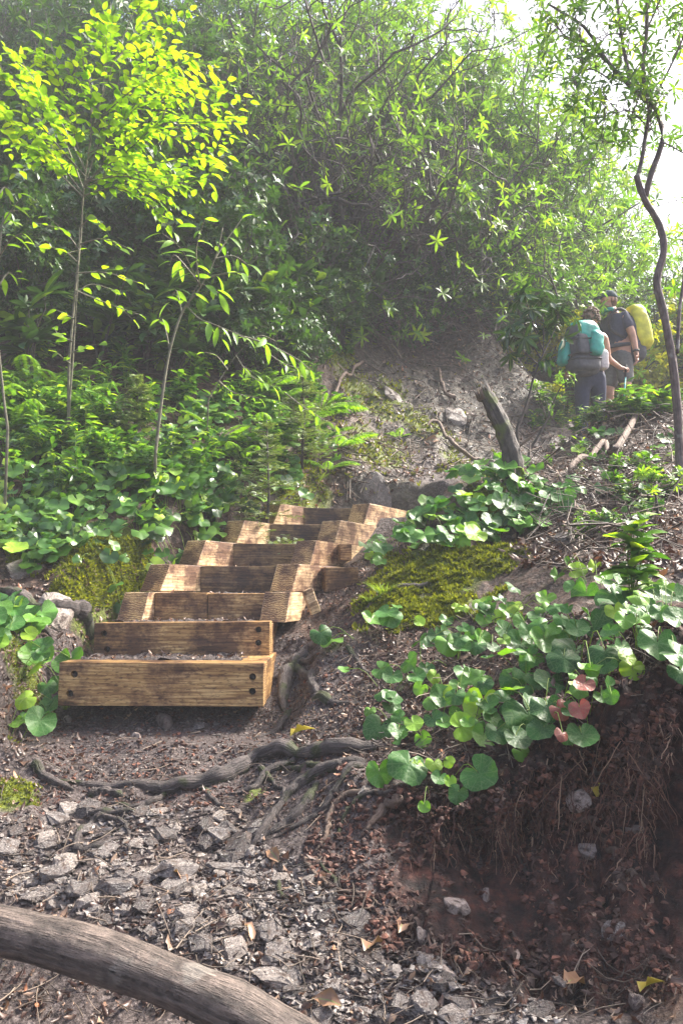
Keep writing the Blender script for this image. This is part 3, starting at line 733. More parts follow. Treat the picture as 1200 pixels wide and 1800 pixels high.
NAMED = [(288, 1278, 44, 't', 'round tan cobble sitting just below the lowest step'),
 (120, 1272, 24, 't', 'pale stone left of the cobble under the lowest step'), (240, 1298, 22, 't', 'small pale pebble left of the round tan cobble'),
 (350, 1280, 34, 's', 'thin grey stone right of the round tan cobble'),
 (100, 1448, 60, 's', 'flat light slab at the upper left of the rocky patch'), (80, 1482, 60, 's', 'low grey slab below the upper left slab'),
 (32, 1468, 44, 's', 'dark grey slab at the left edge of the rocky patch'), (150, 1465, 44, 's', 'pale slab between the left slabs and the loop of root'),
 (188, 1500, 60, 's', 'pale angular rock in the middle of the root loop'), (306, 1460, 44, 's', 'greenish flat stone above the long slabs'),
 (310, 1540, 100, 's', 'long flat slab left of two set across the trail'), (395, 1530, 92, 's', 'long flat slab right of two set across the trail'),
 (200, 1570, 90, 's', 'sloping grey slab below the root loop'), (330, 1575, 36, 's', 'small grey stone below the long slabs'),
 (60, 1552, 36, 's', 'dark wet stone on the left side of the trail'), (408, 1572, 46, 's', 'dark blue grey stone below the right long slab'),
 (480, 1735, 90, 's', 'broad grey slab low on the trail near the fallen trunk'), (380, 1745, 56, 's', 'pale grey stone left of the broad low slab'),
 (780, 1720, 52, 't', 'pale buff stone at the foot of the dark bank'), (870, 1778, 56, 's', 'bluish grey stone at the bottom right edge'),
 (800, 1790, 70, 's', 'sloping grey stone left of the bluish stone'), (940, 1780, 80, 's', 'long grey stone lying right of the bluish stone'),
 (700, 1770, 50, 's', 'grey stone in the gravel left of the buff stone'), (585, 1745, 40, 's', 'black wet stone in the lower gravel'),
 (1075, 1545, 56, 't', 'tan rock jutting from the bank below the slanting root'), (1045, 1468, 60, 't', 'pale rock above the slanting root in the bank'),
 (1090, 1660, 60, 's', 'grey rock embedded low in the dark bank'), (810, 1625, 60, 't', 'brown rock at the lower face of the bank'),
 (640, 1700, 60, 's', 'grey stone right of the broad low slab'), (865, 1615, 34, 't', 'small pale stone stuck in the lower bank'), (905, 1690, 30, 't', 'buff pebble at the foot of the bank near the middle'), (640, 1400, 34, 's', 'stone under the tan broken root'), (1160, 1500, 40, 't', 'rock on the reddish ledge at the right edge'), (740, 1650, 36, 't', 'tan pebble between gravel and dark bank'), (980, 1735, 44, 's', 'grey stone half buried at the bank foot'), (1120, 1770, 40, 't', 'pale stone low in the bottom right corner')]
for px, py, wp, t, lb in NAMED:
    stone(px, py, wp, rg.choice(TANS if t == 't' else SLABS), lb, hs=1.25 if t == 't' else 1.0, asp=.8 if wp > 70 else 1.0)
rn = np.random.default_rng(11)
trail_poly = [(0, 1440), (120, 1420), (420, 1420), (470, 1490), (560, 1540), (640, 1640), (760, 1700), (980, 1790), (1000, 1800), (560, 1800), (400, 1700), (200, 1630), (0, 1580)]
for px, py in region(trail_poly, 260, rn):
    stone(px, py, float(12 + 62 * rn.random() ** 2.6), rg.choice(SLABS), 'angular grey stone among others bedded in the trail gravel', group='loose stones bedded in the trail')
for px, py in region([(90, 1290), (440, 1270), (480, 1330), (300, 1370), (100, 1370)], 26, rn):
    stone(px, py, float(rn.uniform(9, 22)), rg.choice(SLABS), 'small stone on the dirt between lowest step and long root', group='small stones below the steps')
# rock shelves on the centre bank and left bank
BIG = [stone_mesh('rock', rg, .5, M['rockbig'], 26) for _ in range(4)]
for px, py, wp, lb in [(40, 1010, 90, 'mossy boulder at the left edge above the thick root'), (100, 1080, 110, 'dark rounded rock by the second step on the left'),
                       (690, 700, 60, 'grey rock face showing in the middle of the bank'), (640, 560, 0, ''), (660, 870, 110, 'flat rock shelf just above the top step'),
                       (800, 740, 60, 'pale streaked rock left of the broken stump'), (1010, 900, 70, 'dark rock under the brush on the right'), (990, 950, 60, 'brown rock behind the big round leaves')]:
    if wp:
        o = stone(px, py, wp, rg.choice(BIG), lb, 'rock', hs=.25 if 'shelf' in lb else .7, sink=.8); o.name = 'rock'

def gravel(name, poly, n, smin, smax, mat, label, extra=None, seed=5):
    rq = np.random.default_rng(seed); T = Tri(); protos = []
    for i in range(5):
        bm = hull_stone(random.Random(seed + i), .45 if mat is M['slate'] else .8, 9, 0); bm.verts.ensure_lookup_table()
        protos.append((np.array([v.co[:] for v in bm.verts]), np.array([[v.index for v in f.verts] for f in bm.faces]))); bm.free()
    pp = region(poly, n, rq); x, y, z = hit(pp[:, 0], pp[:, 1])
    if extra is not None: x = np.concatenate([x, extra[0]]); y = np.concatenate([y, extra[1]]); z = np.concatenate([z, extra[2]])
    N = len(x); s = smin + (smax - smin) * rq.random(N) ** 2.5
    D = rq.normal(size=(N, 3)) * [1, 1, .25]
    Mx = frames(D, rq.normal(0, .35, N), s); which = rq.integers(0, 5, N)
    for i in range(5):
        m_ = which == i; v, f = protos[i]
        T.stamp(v, [f], np.zeros((len(v), 2)), Mx[m_], np.stack([x, y + UN(x, y), z + s * .08], -1)[m_], rq.random(m_.sum()))
    o = T.build(name, mat, smooth=False); return tag(o, label, kind='stuff')
def on_treads(n, rq, ks=range(7)):
    xs, ys, zs = [], [], []
    for k in ks:
        A, B, C, D, z = TREADS[k]; u = rq.random(n); v = rq.random(n)
        q = [(np.array(A) * (1 - a) + np.array(B) * a) * (1 - b) + (np.array(D) * (1 - a) + np.array(C) * a) * b for a, b in zip(u, v)]
        q = np.array(q); xs.append(q[:, 0]); ys.append(q[:, 1]); zs.append(np.full(n, z + .008))
    return np.concatenate(xs), np.concatenate(ys), np.concatenate(zs)
rq = np.random.default_rng(2)
gravel('gravel', trail_poly, 8000, .006, .036, M['slate'], 'loose slate gravel covering the trail', None, 5)
gravel('gravel', [(60, 1260), (480, 1250), (560, 1180), (640, 1240), (500, 1380), (60, 1400)], 2600, .004, .016, M['slate'], 'fine grit on the dirt below the steps', on_treads(160, rq), 15)

M['clod'] = stone_mat('soil_clod', [(.28, (.018, .008, .006)), (.5, (.075, .03, .02)), (.72, (.27, .115, .075))], (.6, .9))
gravel('soil_crumbs', [(540, 1420), (640, 1380), (860, 1400), (1060, 1290), (1200, 1200), (1200, 1760), (1000, 1740), (680, 1680), (540, 1540)], 8000, .007, .036, M['clod'], 'crumbling dark soil clods on the raw bank', None, 25)
gravel('soil_crumbs', [(520, 1060), (640, 1000), (700, 1100), (1190, 1060), (1190, 1190), (900, 1340), (640, 1380), (480, 1340)], 2600, .007, .03, M['clod'], 'soil crumbs between the plants on the right bank', None, 35)
gravel('soil_crumbs', [(60, 1260), (480, 1250), (500, 1420), (60, 1440)], 2200, .007, .028, M['clod'], 'soil crumbs on the dirt below the steps', None, 45)
# leaf litter, twigs
def litter(name, poly, n, smin, smax, label, seed, extra=None, lift=.006, mat='litter'):
    rq = np.random.default_rng(seed); T = Tri()
    pp = region(poly, n, rq); x, y, z = hit(pp[:, 0], pp[:, 1])
    if extra is not None: x = np.concatenate([x, extra[0]]); y = np.concatenate([y, extra[1]]); z = np.concatenate([z, extra[2]])
    N = len(x); nn = Nrm(x, y); s = smin + (smax - smin) * rq.random(N) ** 2
    D = np.cross(nn, rq.normal(size=(N, 3))) + rq.normal(size=(N, 3)) * .12; Mx = frames(D, rq.normal(0, .5, N), s, nn)
    flip = rq.random(N) < .5; Mx[flip, :, 2] *= -1
    Mx[:, :, 0] *= (.5 + .8 * rq.random(N))[:, None]
    T.stamp(*LITTER, Mx, np.stack([x, y + UN(x, y), z + lift], -1), rq.random(N)); return tag(T.build(name, M[mat]), label, kind='stuff')
def twigs(name, poly, n, lmin, lmax, r, label, seed, mat='twig', lift=.01, curv=.25, tilt=.15):
    rq = np.random.default_rng(seed); T = Tri(); pp = region(poly, n, rq); x, y, z = hit(pp[:, 0], pp[:, 1])
    for i in range(n):
        L = lmin + (lmax - lmin) * rq.random() ** 2; a = rq.random() * 6.28; k = 5
        t = np.linspace(-.5, .5, k); b = rq.normal(0, curv)
        px_ = x[i] + np.cos(a) * t * L - np.sin(a) * b * L * t * t; py_ = y[i] + np.sin(a) * t * L + np.cos(a) * b * L * t * t
        hz = H(px_, py_); zz = hz * .5 + hz.mean() * .5 + lift * (1 + rq.random()) + rq.normal(0, tilt) * t * L + rq.normal(0, tilt * .3) * L * (1 - 4 * t * t)
        zz = np.maximum(zz, hz + r * .3)
        T.tube(np.stack([px_, py_, zz], -1), r * (.5 + rq.random()) * np.linspace(1.1, .5, k), 4, rq.random(), False)
    return tag(T.build(name, M[mat]), label, kind='stuff')
low = [(0, 1240), (480, 1240), (560, 1080), (700, 1110), (760, 1250), (620, 1400), (560, 1500), (700, 1640), (1000, 1730), (1200, 1720), (1200, 1800), (0, 1800)]
litter('leaf_litter', low, 2900, .006, .034, 'scattered brown dead leaves on the trail', 21, on_treads(120, rq))
litter('leaf_litter', [(530, 1070), (620, 990), (700, 940), (720, 980), (650, 1090)], 1500, .008, .03, 'dead leaves in the hollow right of the steps', 27)
litter('leaf_litter', [(500, 1080), (680, 1080), (760, 1250), (560, 1330), (440, 1300)], 2600, .006, .022, 'reddish brown leaf crumbs right of the steps', 22)
litter('leaf_litter', [(640, 1090), (760, 1080), (1190, 1080), (1180, 1180), (900, 1330), (700, 1360), (600, 1330)], 4200, .006, .032, 'brown leaf litter between the galax plants on the right bank', 28)
twigs('twigs', [(600, 1090), (1190, 1080), (1180, 1180), (900, 1350), (620, 1360)], 420, .03, .16, .0014, 'thin twigs between the galax plants', 35, lift=.012, tilt=.3)
litter('leaf_litter', [(430, 880), (600, 600), (880, 560), (1000, 720), (900, 800), (720, 860), (560, 900)], 3000, .02, .06, 'grey brown dead leaves down the centre bank', 23, lift=.012)
litter('leaf_litter', [(860, 740), (1200, 700), (1200, 1020), (900, 1000)], 3000, .02, .07, 'dead leaves under the brush on the right', 24, lift=.012)
litter('leaf_litter', [(0, 1000), (260, 1000), (170, 1150), (100, 1250), (0, 1400)], 1500, .01, .04, 'dead leaves on the left bank', 25)
litter('leaf_litter', [(900, 1300), (1200, 1350), (1200, 1780), (700, 1700), (650, 1450)], 1900, .005, .018, 'reddish crumbs of leaf on the raw bank', 26)
twigs('twigs', low, 700, .02, .14, .0014, 'thin twigs scattered on the trail', 31)
twigs('twigs', [(600, 620), (880, 560), (1000, 740), (900, 820), (600, 860)], 420, .1, .5, .004, 'twigs lying on the centre bank', 32, lift=.02)
twigs('brushwood', [(880, 740), (1190, 720), (1200, 1010), (960, 990), (900, 860)], 480, .10, .55, .0032, 'tangle of dry twigs heaped on the right mound', 33, lift=.05, curv=1.1, tilt=.45)
twigs('brushwood', [(560, 560), (900, 540), (900, 640), (600, 640)], 200, .3, 1.1, .006, 'dead twigs under the thicket', 34, lift=.15, curv=.9, tilt=.6)
# hanging rootlets on the raw bank
rq = np.random.default_rng(41); T = Tri()
pp = region([(600, 1380), (860, 1380), (1060, 1290), (1200, 1230), (1200, 1620), (1000, 1620), (620, 1500), (470, 1500), (480, 1400)], 1000, rq); x, y, z = hit(pp[:, 0], pp[:, 1])
for i in range(len(x)):
    L = .02 + .17 * rq.random() ** 2.5; k = 6; t = np.linspace(0, 1, k)
    dx = rq.normal(0, .3) * L; w1 = np.cumsum(rq.normal(0, .004, k))
    X = x[i] + dx * t + w1; Y = y[i] + float(UN(x[i], y[i])) * .8 - .006 - .012 * t + rq.normal(0, .003, k); Z = z[i] - L * t * .9
    T.tube(np.stack([X, Y, Z], -1), (.0006 + .0020 * rq.random() ** 4) * np.linspace(1, .5, k), 4, rq.random() ** 1.6, False)
tag(T.build('rootlets', M['rootlet']), 'fine rootlets hanging down the raw earth bank', kind='stuff')

M['yleaf'] = leaf_mat('yellow_dead_leaf', [(0, (.34, .27, .04)), (1, (.34, .27, .04))], .2, .4, 2)
M['tleaf'] = leaf_mat('tan_dead_leaf', [(0, (.26, .15, .09)), (1, (.26, .15, .09))], .1, .4, 2)
rq = np.random.default_rng(66)
for px, py, sz, mt, lb in [(510, 1308, .085, 'yleaf', 'single yellow leaf lying above the long crossing root'), (305, 1548, .06, 'tleaf', 'tan dead leaf standing between the two long slabs'), (600, 1792, .07, 'tleaf', 'pale tan leaf at the bottom edge beside the fallen log'),
     (490, 1533, .07, 'tleaf', 'curled brown leaf right of the right long slab'), (640, 1690, .08, 'tleaf', 'orange brown dead leaf at the foot of the bank'), (990, 1755, .08, 'tleaf', 'tan leaf at the bottom below the dark bank'), (1070, 1400, .05, 'yleaf', 'small yellow leaf caught on the raw bank'),
     (770, 780, .13, 'tleaf', 'large curled brown leaf on the centre bank'), (1125, 1765, .06, 'yleaf', 'yellowish leaf in the bottom right corner'), (430, 1640, .05, 'tleaf', 'brown leaf in the middle of the gravel'), (700, 1660, .06, 'tleaf', 'orange leaf in the litter near the buff pebble')]:
    x, y, z = [float(q[0]) for q in hit(px, py)]; n_ = Nrm(np.array([x]), np.array([y])); D = np.cross(n_, rq.normal(size=(1, 3))) + [[0, 0, .15]]
    T = Tri(); Mx = frames(D, np.array([.3]), np.array([sz]), n_); T.stamp(*LITTER, Mx, np.zeros((1, 3)), np.array([.5])); o = T.build('fallen_leaf', M[mt]); o.location = (x, y + float(UN(x, y)), z + .018); tag(o, lb, 'leaf')
# moss and grass
def fibre(name, poly, n, smin, smax, mat, label, seed, thresh=.35, tpl=None, spread=.5):
    rq = np.random.default_rng(seed); T = Tri(); pp = region(poly, n, rq); x, y, z = hit(pp[:, 0], pp[:, 1])
    mi = moss[np.clip(np.searchsorted(GX, x), 0, nx - 1), np.clip(np.searchsorted(GY, y), 0, ny - 1)] + fbm(x, y, 12, 3, 77) * .9
    ok = mi > thresh; x, y, z = x[ok], y[ok], z[ok]; N = len(x)
    lump = .012 * fbm(x, y, 30, 2, 8)
    D = Nrm(x, y) + rq.normal(size=(N, 3)) * spread; s = smin + (smax - smin) * rq.random(N)
    T.stamp(*(tpl or MT), frames(D, rq.random(N) * 6.28, s), np.stack([x, y, z + lump], -1), np.clip(rq.normal(.45, .25, N), 0, 1))
    return tag(T.build(name, M[mat]), label, kind='stuff')
MT = (np.array([(-.12, 0, 0), (.12, 0, 0), (.16, .5, .05), (0, 1, .2), (-.16, .5, .05)], float), [np.array([(0, 1, 2), (0, 2, 4), (4, 2, 3)])], np.zeros((5, 2)))
fibre('moss', [(620, 960), (930, 940), (930, 1120), (780, 1130), (620, 1110)], 26000, .010, .032, 'mossfib', 'yellow green moss cushions on the right mound', 51, .38)
fibre('moss', [(820, 860), (930, 860), (930, 920), (820, 920)], 5000, .012,.034, 'mossfib', 'small moss cushion among the leaves on the right mound', 52, .3)
fibre('moss', [(0, 950), (290, 950), (290, 1070), (0, 1080)], 12000, .010, .032, 'mossfib', 'moss on the low left bank beside the steps', 53, .35)
fibre('moss', [(0, 1100), (100, 1100), (100, 1300), (60, 1450), (0, 1450)], 7000, .006, .016, 'mossfib', 'moss on the left trail edge', 54, .35)
fibre('moss', [(560, 600), (880, 620), (900, 840), (480, 900)], 9000, .02, .05, 'mossfib', 'moss patches on the centre bank', 55, .42)
# @@PART3

# ------------------------------------------------------------------ exposed roots and fallen trunk
def smooth(P, n):
    P = np.asarray(P, float); m = len(P); t = np.linspace(0, m - 1, n); out = []
    for q in t:
        i = int(min(q, m - 2)); f = q - i
        p0, p1, p2, p3 = P[max(i - 1, 0)], P[i], P[i + 1], P[min(i + 2, m - 1)]
        out.append(.5 * ((2 * p1) + (-p0 + p2) * f + (2 * p0 - 5 * p1 + 4 * p2 - p3) * f * f + (-p0 + 3 * p1 - 3 * p2 + p3) * f ** 3))
    return np.array(out)
def root(pts, r0, r1, label, mat='root', lift=.35, k=9, seed=0, wob=.25):
    rq = np.random.default_rng(seed + len(pts) * 7 + int(pts[0][0])); a = np.array(pts, float)
    x, y, z = hit(a[:, 0], a[:, 1]); d = y.mean()
    P = smooth(np.stack([x, y, z], -1), max(14, len(pts) * 7)); n = len(P)
    r = np.linspace(r0, r1, n) / FPX * d * np.minimum(1, np.linspace(3.0, 0, n) + .25) * np.minimum(1, np.linspace(.5, 6, n)); r = r * (1 + .16 * np.interp(np.arange(n), np.arange(0, n + 3, 3), rq.normal(size=len(np.arange(0, n + 3, 3)))))
    P[:, :2] += rq.normal(0, .002, (n, 2)); P[:, 2] = H(P[:, 0], P[:, 1]) * .8 + P[:, 2] * .2 + r * (lift + .05) + r * .5 * vnoise(P[:, 0], P[:, 1], 9, 3); P[:, 1] += UN(P[:, 0], P[:, 1])
    T = Tri(); T.tube(P, r, k, .5, True, wob, rq); c = P[0].copy()
    return tag(T.build('tree_root', M[mat], None, True, c), label, 'root')
root([(660, 1322), (590, 1322), (520, 1330), (450, 1340), (400, 1368), (330, 1384), (250, 1386), (160, 1386), (70, 1372)], 17, 8, 'long dark root crossing the whole trail below the steps', lift=.5)
root([(640, 1345), (590, 1352), (540, 1350), (490, 1352)], 9, 5, 'dark root just under the long crossing root near the bank')
root([(600, 1345), (545, 1372), (500, 1412), (455, 1470), (430, 1500)], 12, 6, 'slanting root dropping toward the gravel from the long root')
root([(560, 1378), (530, 1420), (490, 1460), (440, 1495)], 9, 4, 'second slanting root right of the first beside the gravel')
root([(455, 1352), (480, 1380), (500, 1395), (480, 1420)], 6, 3, 'short curled root under the mossy hump of the long root')
root([(350, 1376), (370, 1405), (400, 1425)], 6, 3, 'small root arching down from the middle of the long root')
root([(572, 1118), (545, 1145), (518, 1172), (503, 1200), (497, 1235), (500, 1262)], 12, 8, 'pale grey root running down beside the right end of the lowest step')
root([(520, 1172), (540, 1190), (552, 1212), (560, 1226)], 9, 5, 'forked branch of the pale root beside the steps')
root([(560, 1150), (520, 1160), (500, 1180)], 6, 5, 'thin root feeding the pale root from above')
root([(552, 1230), (590, 1240), (632, 1246)], 10, 4, 'short dark root lying right of the forked root')
root([(0, 1042), (40, 1062), (80, 1078), (120, 1076), (148, 1098), (162, 1128)], 12, 18, 'thick dark root bulging beside the second step on the left')
root([(20, 1100), (60, 1105), (90, 1125)], 12, 6, 'dark root half hidden by leaves at the left edge')
root([(130, 1428), (190, 1432), (250, 1430)], 9, 5, 'straight dark root in front of the long root on the left')
root([(158, 1400), (190, 1398), (225, 1406)], 12, 6, 'stubby dark root between the long root and the straight root')
root([(195, 1490), (140, 1500), (138, 1475), (165, 1452), (200, 1445), (225, 1462), (222, 1490)], 7, 5, 'root curled in a loop around a pale rock')
root([(705, 1418), (680, 1432), (655, 1455), (632, 1480)], 9, 5, 'tan broken root sticking out at the top of the raw bank', 'root_tan', .9)
root([(640, 1398), (600, 1408), (580, 1440), (572, 1480), (550, 1510)], 6, 4, 'tan root curving down the left end of the raw bank', 'root_tan', .8)
root([(850, 1418), (848, 1445), (842, 1475)], 7, 3, 'short tan root hanging under the drooping round leaf', 'root_tan', 1.2)
root([(985, 1440), (1030, 1470), (1070, 1500), (1100, 1545), (1150, 1575), (1205, 1605)], 6, 5, 'tan root slanting down the right side of the bank', 'root_tan', 1.0)
root([(530, 1510), (570, 1555), (620, 1580), (690, 1605)], 4, 3, 'thin root trailing along the foot of the bank', 'root_tan', .8)
root([(490, 1545), (500, 1580), (560, 1600), (640, 1640)], 4, 2.5, 'thin dark root in the gravel at the foot of the bank', 'root', .6)
root([(760, 1040), (700, 1042), (660, 1060), (636, 1085)], 5, 3, 'thin bent root over the moss on the right mound', 'root', 1.2)
root([(440, 870), (500, 885), (560, 870)], 6, 3, 'root across the leaf litter above the steps', 'root', .6)
root([(875, 918), (920, 918), (970, 912), (1000, 905), (1012, 885)], 4.5, 5, 'pale curved bare branch lying on the right mound', 'root_tan', 2.2)
for i, (pp, lb) in enumerate([([(845, 820), (800, 800), (770, 760), (740, 752)], 'grey stick leaning on the bank left of the stump'),
     ([(1000, 850), (1060, 800), (1110, 770), (1190, 700)], 'long pale stick rising to the right through the brush'),
     ([(960, 830), (1010, 900), (1080, 960), (1150, 990)], 'long thin stick lying down the right mound'),
     ([(800, 720), (780, 700), (770, 650)], 'short grey stick on the centre bank'), ([(640, 640), (600, 680), (580, 720)], 'thin stick under the thicket edge')]):
    root(pp, 4, 2.5, lb, 'root_tan', 4, 6).name = 'fallen_stick'

for i, (pp, a_, b_, lb) in enumerate([
  ([(640, 1350), (600, 1375), (570, 1420), (530, 1455), (480, 1478)], 9, 3, 'dark root spreading toward the gravel below the mossy hump'),
  ([(620, 1340), (560, 1362), (520, 1385), (480, 1440), (465, 1475)], 8, 3, 'dark root between the two slanting roots'),
  ([(690, 1400), (650, 1400), (610, 1430), (590, 1470), (560, 1500)], 6, 2, 'bent root under the hanging galax plant'),
  ([(520, 1340), (470, 1362), (440, 1390), (400, 1398)], 8, 3, 'dark side root joining the long crossing root'),
  ([(60, 1350), (90, 1378), (130, 1388)], 10, 5, 'gnarled root knuckle at the left end of the long root'),
  ([(300, 1385), (280, 1410), (230, 1420), (180, 1412)], 6, 3, 'small root forked under the long root on the left'),
  ([(510, 1250), (480, 1290), (440, 1300)], 6, 2, 'thin root creeping from the pale root toward the cobble'),
  ([(610, 1140), (640, 1180), (700, 1190)], 5, 2, 'thin root on the reddish litter right of the steps'),
  ([(720, 1200), (690, 1230), (650, 1225)], 5, 2, 'short root left of the small bright galax leaves'),
  ([(560, 1520), (590, 1560), (580, 1600), (610, 1640)], 5, 2, 'thin root at the corner of the bank and the gravel'),
  ([(300, 1640), (340, 1600), (420, 1610)], 4, 2, 'thin root buried in the gravel near the dark stone'),
  ([(880, 1480), (930, 1520), (960, 1580), (1010, 1620)], 4, 2, 'thin root trailing down the middle of the raw bank'),
  ([(1010, 1300), (1060, 1370), (1100, 1420)], 4, 2, 'thin root hanging at the upper right of the raw bank')]):
    root(pp, a_, b_, lb, 'root', .55)
T = Tri(); rq = np.random.default_rng(61)
P = smooth([at(-260, 1575, 1.70), at(-100, 1615, 1.64), at(60, 1648, 1.60), at(200, 1688, 1.57), at(340, 1742, 1.54), at(470, 1802, 1.52), at(640, 1895, 1.50)], 60)
rr = np.linspace(.047, .042, 60) * (1 + .04 * np.interp(np.arange(60), np.arange(0, 65, 5), rq.normal(size=13)))
T.tube(P, rr, 40, .5, True, .035, rq)
tag(T.build('fallen_log', M['log'], None, True, P[30].copy()), 'thick leaning grey brown trunk across the bottom left corner', 'log')

# ------------------------------------------------------------------ broad-leaved galax on the right bank
def leafset(name, leaves, tpls, mat, label, cat, group=None, petiole='grass', seed=0, red=()):
    """leaves: list of (pos, normal, size, rnd, base)"""
    rq = np.random.default_rng(seed)
    c = np.mean([l[4] for l in leaves], axis=0)
    e = empty(name, tuple(c)); tag(e, label, cat, group)
    for key, sel in ((mat, [l for i, l in enumerate(leaves) if i not in red]), ('galax_red', [l for i, l in enumerate(leaves) if i in red])):
        if not sel: continue
        T = Tri(); pos = np.array([l[0] for l in sel]) - c; nn = np.array([l[1] for l in sel]); s = np.array([l[2] for l in sel]); rd = np.array([l[3] for l in sel])
        D = np.cross(nn, np.cross(rq.normal(size=(len(sel), 3)) * .7 + [0, -.4, -1], nn)); Mx = frames(D, np.zeros(len(sel)), s, nn)
        w_ = rq.integers(0, len(tpls), len(sel))
        for i in range(len(tpls)):
            m_ = w_ == i; v, f, u = tpls[i]
            if m_.any(): T.stamp(v, f, u, Mx[m_], pos[m_], rd[m_])
        kid(e, T.build('leaves' if key == mat else 'red_leaf', M[key]))
    T = Tri()
    for l in leaves:
        a = np.array(l[4]) - c; b = np.array(l[0]) - c; m_ = (a + b) / 2 + [0, 0, .25 * np.linalg.norm(b - a)]
        T.tube(smooth([a, m_, b], 6), .0013 * max(1, l[2] * 9), 4, .4, False)
    kid(e, T.build('stems', M[petiole])); return e
def screen_leaf(px, py, rpx, tone=None, tilt=None, rq=None, pull=None, base=None):
    x, y, z = [float(q[0]) for q in hit(px, py)]
    pull = rq.uniform(.05, .13) if pull is None else pull
    v = (Vector((x, y, z)) - Vector((0, 0, CZ))); d = v.length; p = Vector((0, 0, CZ)) + v * (1 - pull / d)
    s = 2 * rpx / FPX * p.y * 1.12
    face = Vector((rq.normal(0, .45), -1.0, rq.uniform(.1, 1.3))) if tilt is None else Vector(tilt)
    if base is None:
        bx, by, bz = [float(q[0]) for q in hit(px + rq.uniform(-30, 30), py + rq.uniform(-15, 25))]; base = (bx, by, bz)
    return (tuple(p), tuple(face.normalized()), s, float(np.clip(rq.normal(.45, .22), 0, .85)) if tone is None else tone, base)
rq = np.random.default_rng(71)
BL = [ # cluster anchors: label, leaves (px, py, r, tone)
 ('galax plant hanging lowest over the raw bank with five round leaves', [(720,1343,32,.3),(666,1357,22,.55),(838,1365,30,.4),(732,1358,13,.9),(763,1343,14,.9),(773,1372,14,.5),(790,1388,10,.85),(806,1398,16,.5),(745,1420,10,.8),(786,1341,10,.9)]),
 ('galax plant with an upright leaf at the left end of the bank', [(670,1272,28,.3),(725,1273,15,.85),(700,1285,16,.5),(742,1300,14,.7),(705,1262,14,.5)]),
 ('galax plant with glossy yellow green leaves in the middle of the bank', [(805,1285,23,.85),(850,1290,20,.7),(775,1215,17,.95),(780,1225,20,.5),(818,1180,22,.35),(808,1205,18,.6),(848,1237,32,.9),(760,1235,14,.7),(740,1212,12,.8),(765,1195,12,.9),(790,1262,22,.3)]),
 ('galax plant with one very large grey green leaf and red leaves beside it', [(925,1255,42,.2),(956,1288,23,.3),(915,1325,15,.8),(900,1193,22,.25),(967,1197,26,.2),(960,1240,26,.1),(930,1205,22,.3),(885,1240,20,.2),(1018,1257,17,1),(983,1252,17,1),(1028,1212,17,1),(988,1288,12,1),(905,1300,22,.1)]),
 ('galax plant with a single round leaf right of the red leaves', [(1021,1297,25,.25),(1000,1310,12,.5)]),
 ('small galax sprig with three green leaves above the red leaves', [(1072,1207,16,.5),(1056,1228,14,.6),(1074,1238,13,.5),(1038,1195,12,.5)]),
 ('galax plant with a big flat round leaf facing out of the clump', [(1012,1143,37,.15),(1040,1102,34,.3),(1078,1125,30,.2),(990,1155,26,.1),(1062,1145,28,.1),(915,1130,27,.3),(955,1125,28,.6),(935,1165,20,.4),(1038,1178,12,.8),(1000,1110,24,.3)]),
 ('galax plant with shiny upturned leaves at the top of the right clump', [(1085,1060,33,.15),(1083,1027,28,.4),(1112,1010,30,.1),(1060,1018,18,.8),(980,1012,16,.6),(1010,1005,16,.9),(1030,1040,22,.5),(1045,995,14,.95),(1010,1030,18,.5),(1000,990,14,.6),(1075,1045,30,.3),(1130,1075,20,.4)]),
 ('galax plant with large leaves at the right edge of the clump', [(1155,1128,30,.5),(1185,1150,28,.4),(1185,1050,26,.35),(1160,1048,24,.2),(1195,1100,26,.3),(1135,1028,14,.9),(1170,1030,16,.8),(1150,1070,22,.3),(1195,1190,20,.2)]),
 ('galax plant with small bright leaves on the left of the right clump', [(845,1120,16,.6),(830,1115,16,.3),(870,1085,14,.95),(890,1075,16,.7),(850,1090,13,.8),(920,1090,18,.6),(880,1105,16,.4),(800,1070,8,.95),(815,1075,8,.95),(955,1070,15,.8),(900,1065,14,.95),(840,1135,15,.2),(865,1140,12,.3)]),
 ('galax plant with folded dark leaves above the middle of the bank', [(765,1120,14,.1),(755,1135,16,.2),(775,1110,14,.3),(785,1095,12,.5),(930,1110,20,.2),(945,1080,18,.4),(960,1050,16,.8)]),
]
for lb, ls in BL:
    out = []; red = []
    cx = np.mean([l[0] for l in ls]); cy = np.mean([l[1] for l in ls])
    for i, (px, py, r, tn) in enumerate(ls):
        bx, by, bz = [float(q[0]) for q in hit(px * .5 + cx * .5, py * .5 + cy * .5 + 10)]
        if tn == 1: red.append(i)
        out.append(screen_leaf(px, py, r, tn if tn < 1 else .6, None, rq, None if tn < 1 else .17, (bx, by, bz)))
    leafset('galax_plant', out, GALAX, 'galax', lb, 'plant', 'galax plants on the right bank', seed=len(ls), red=tuple(red))
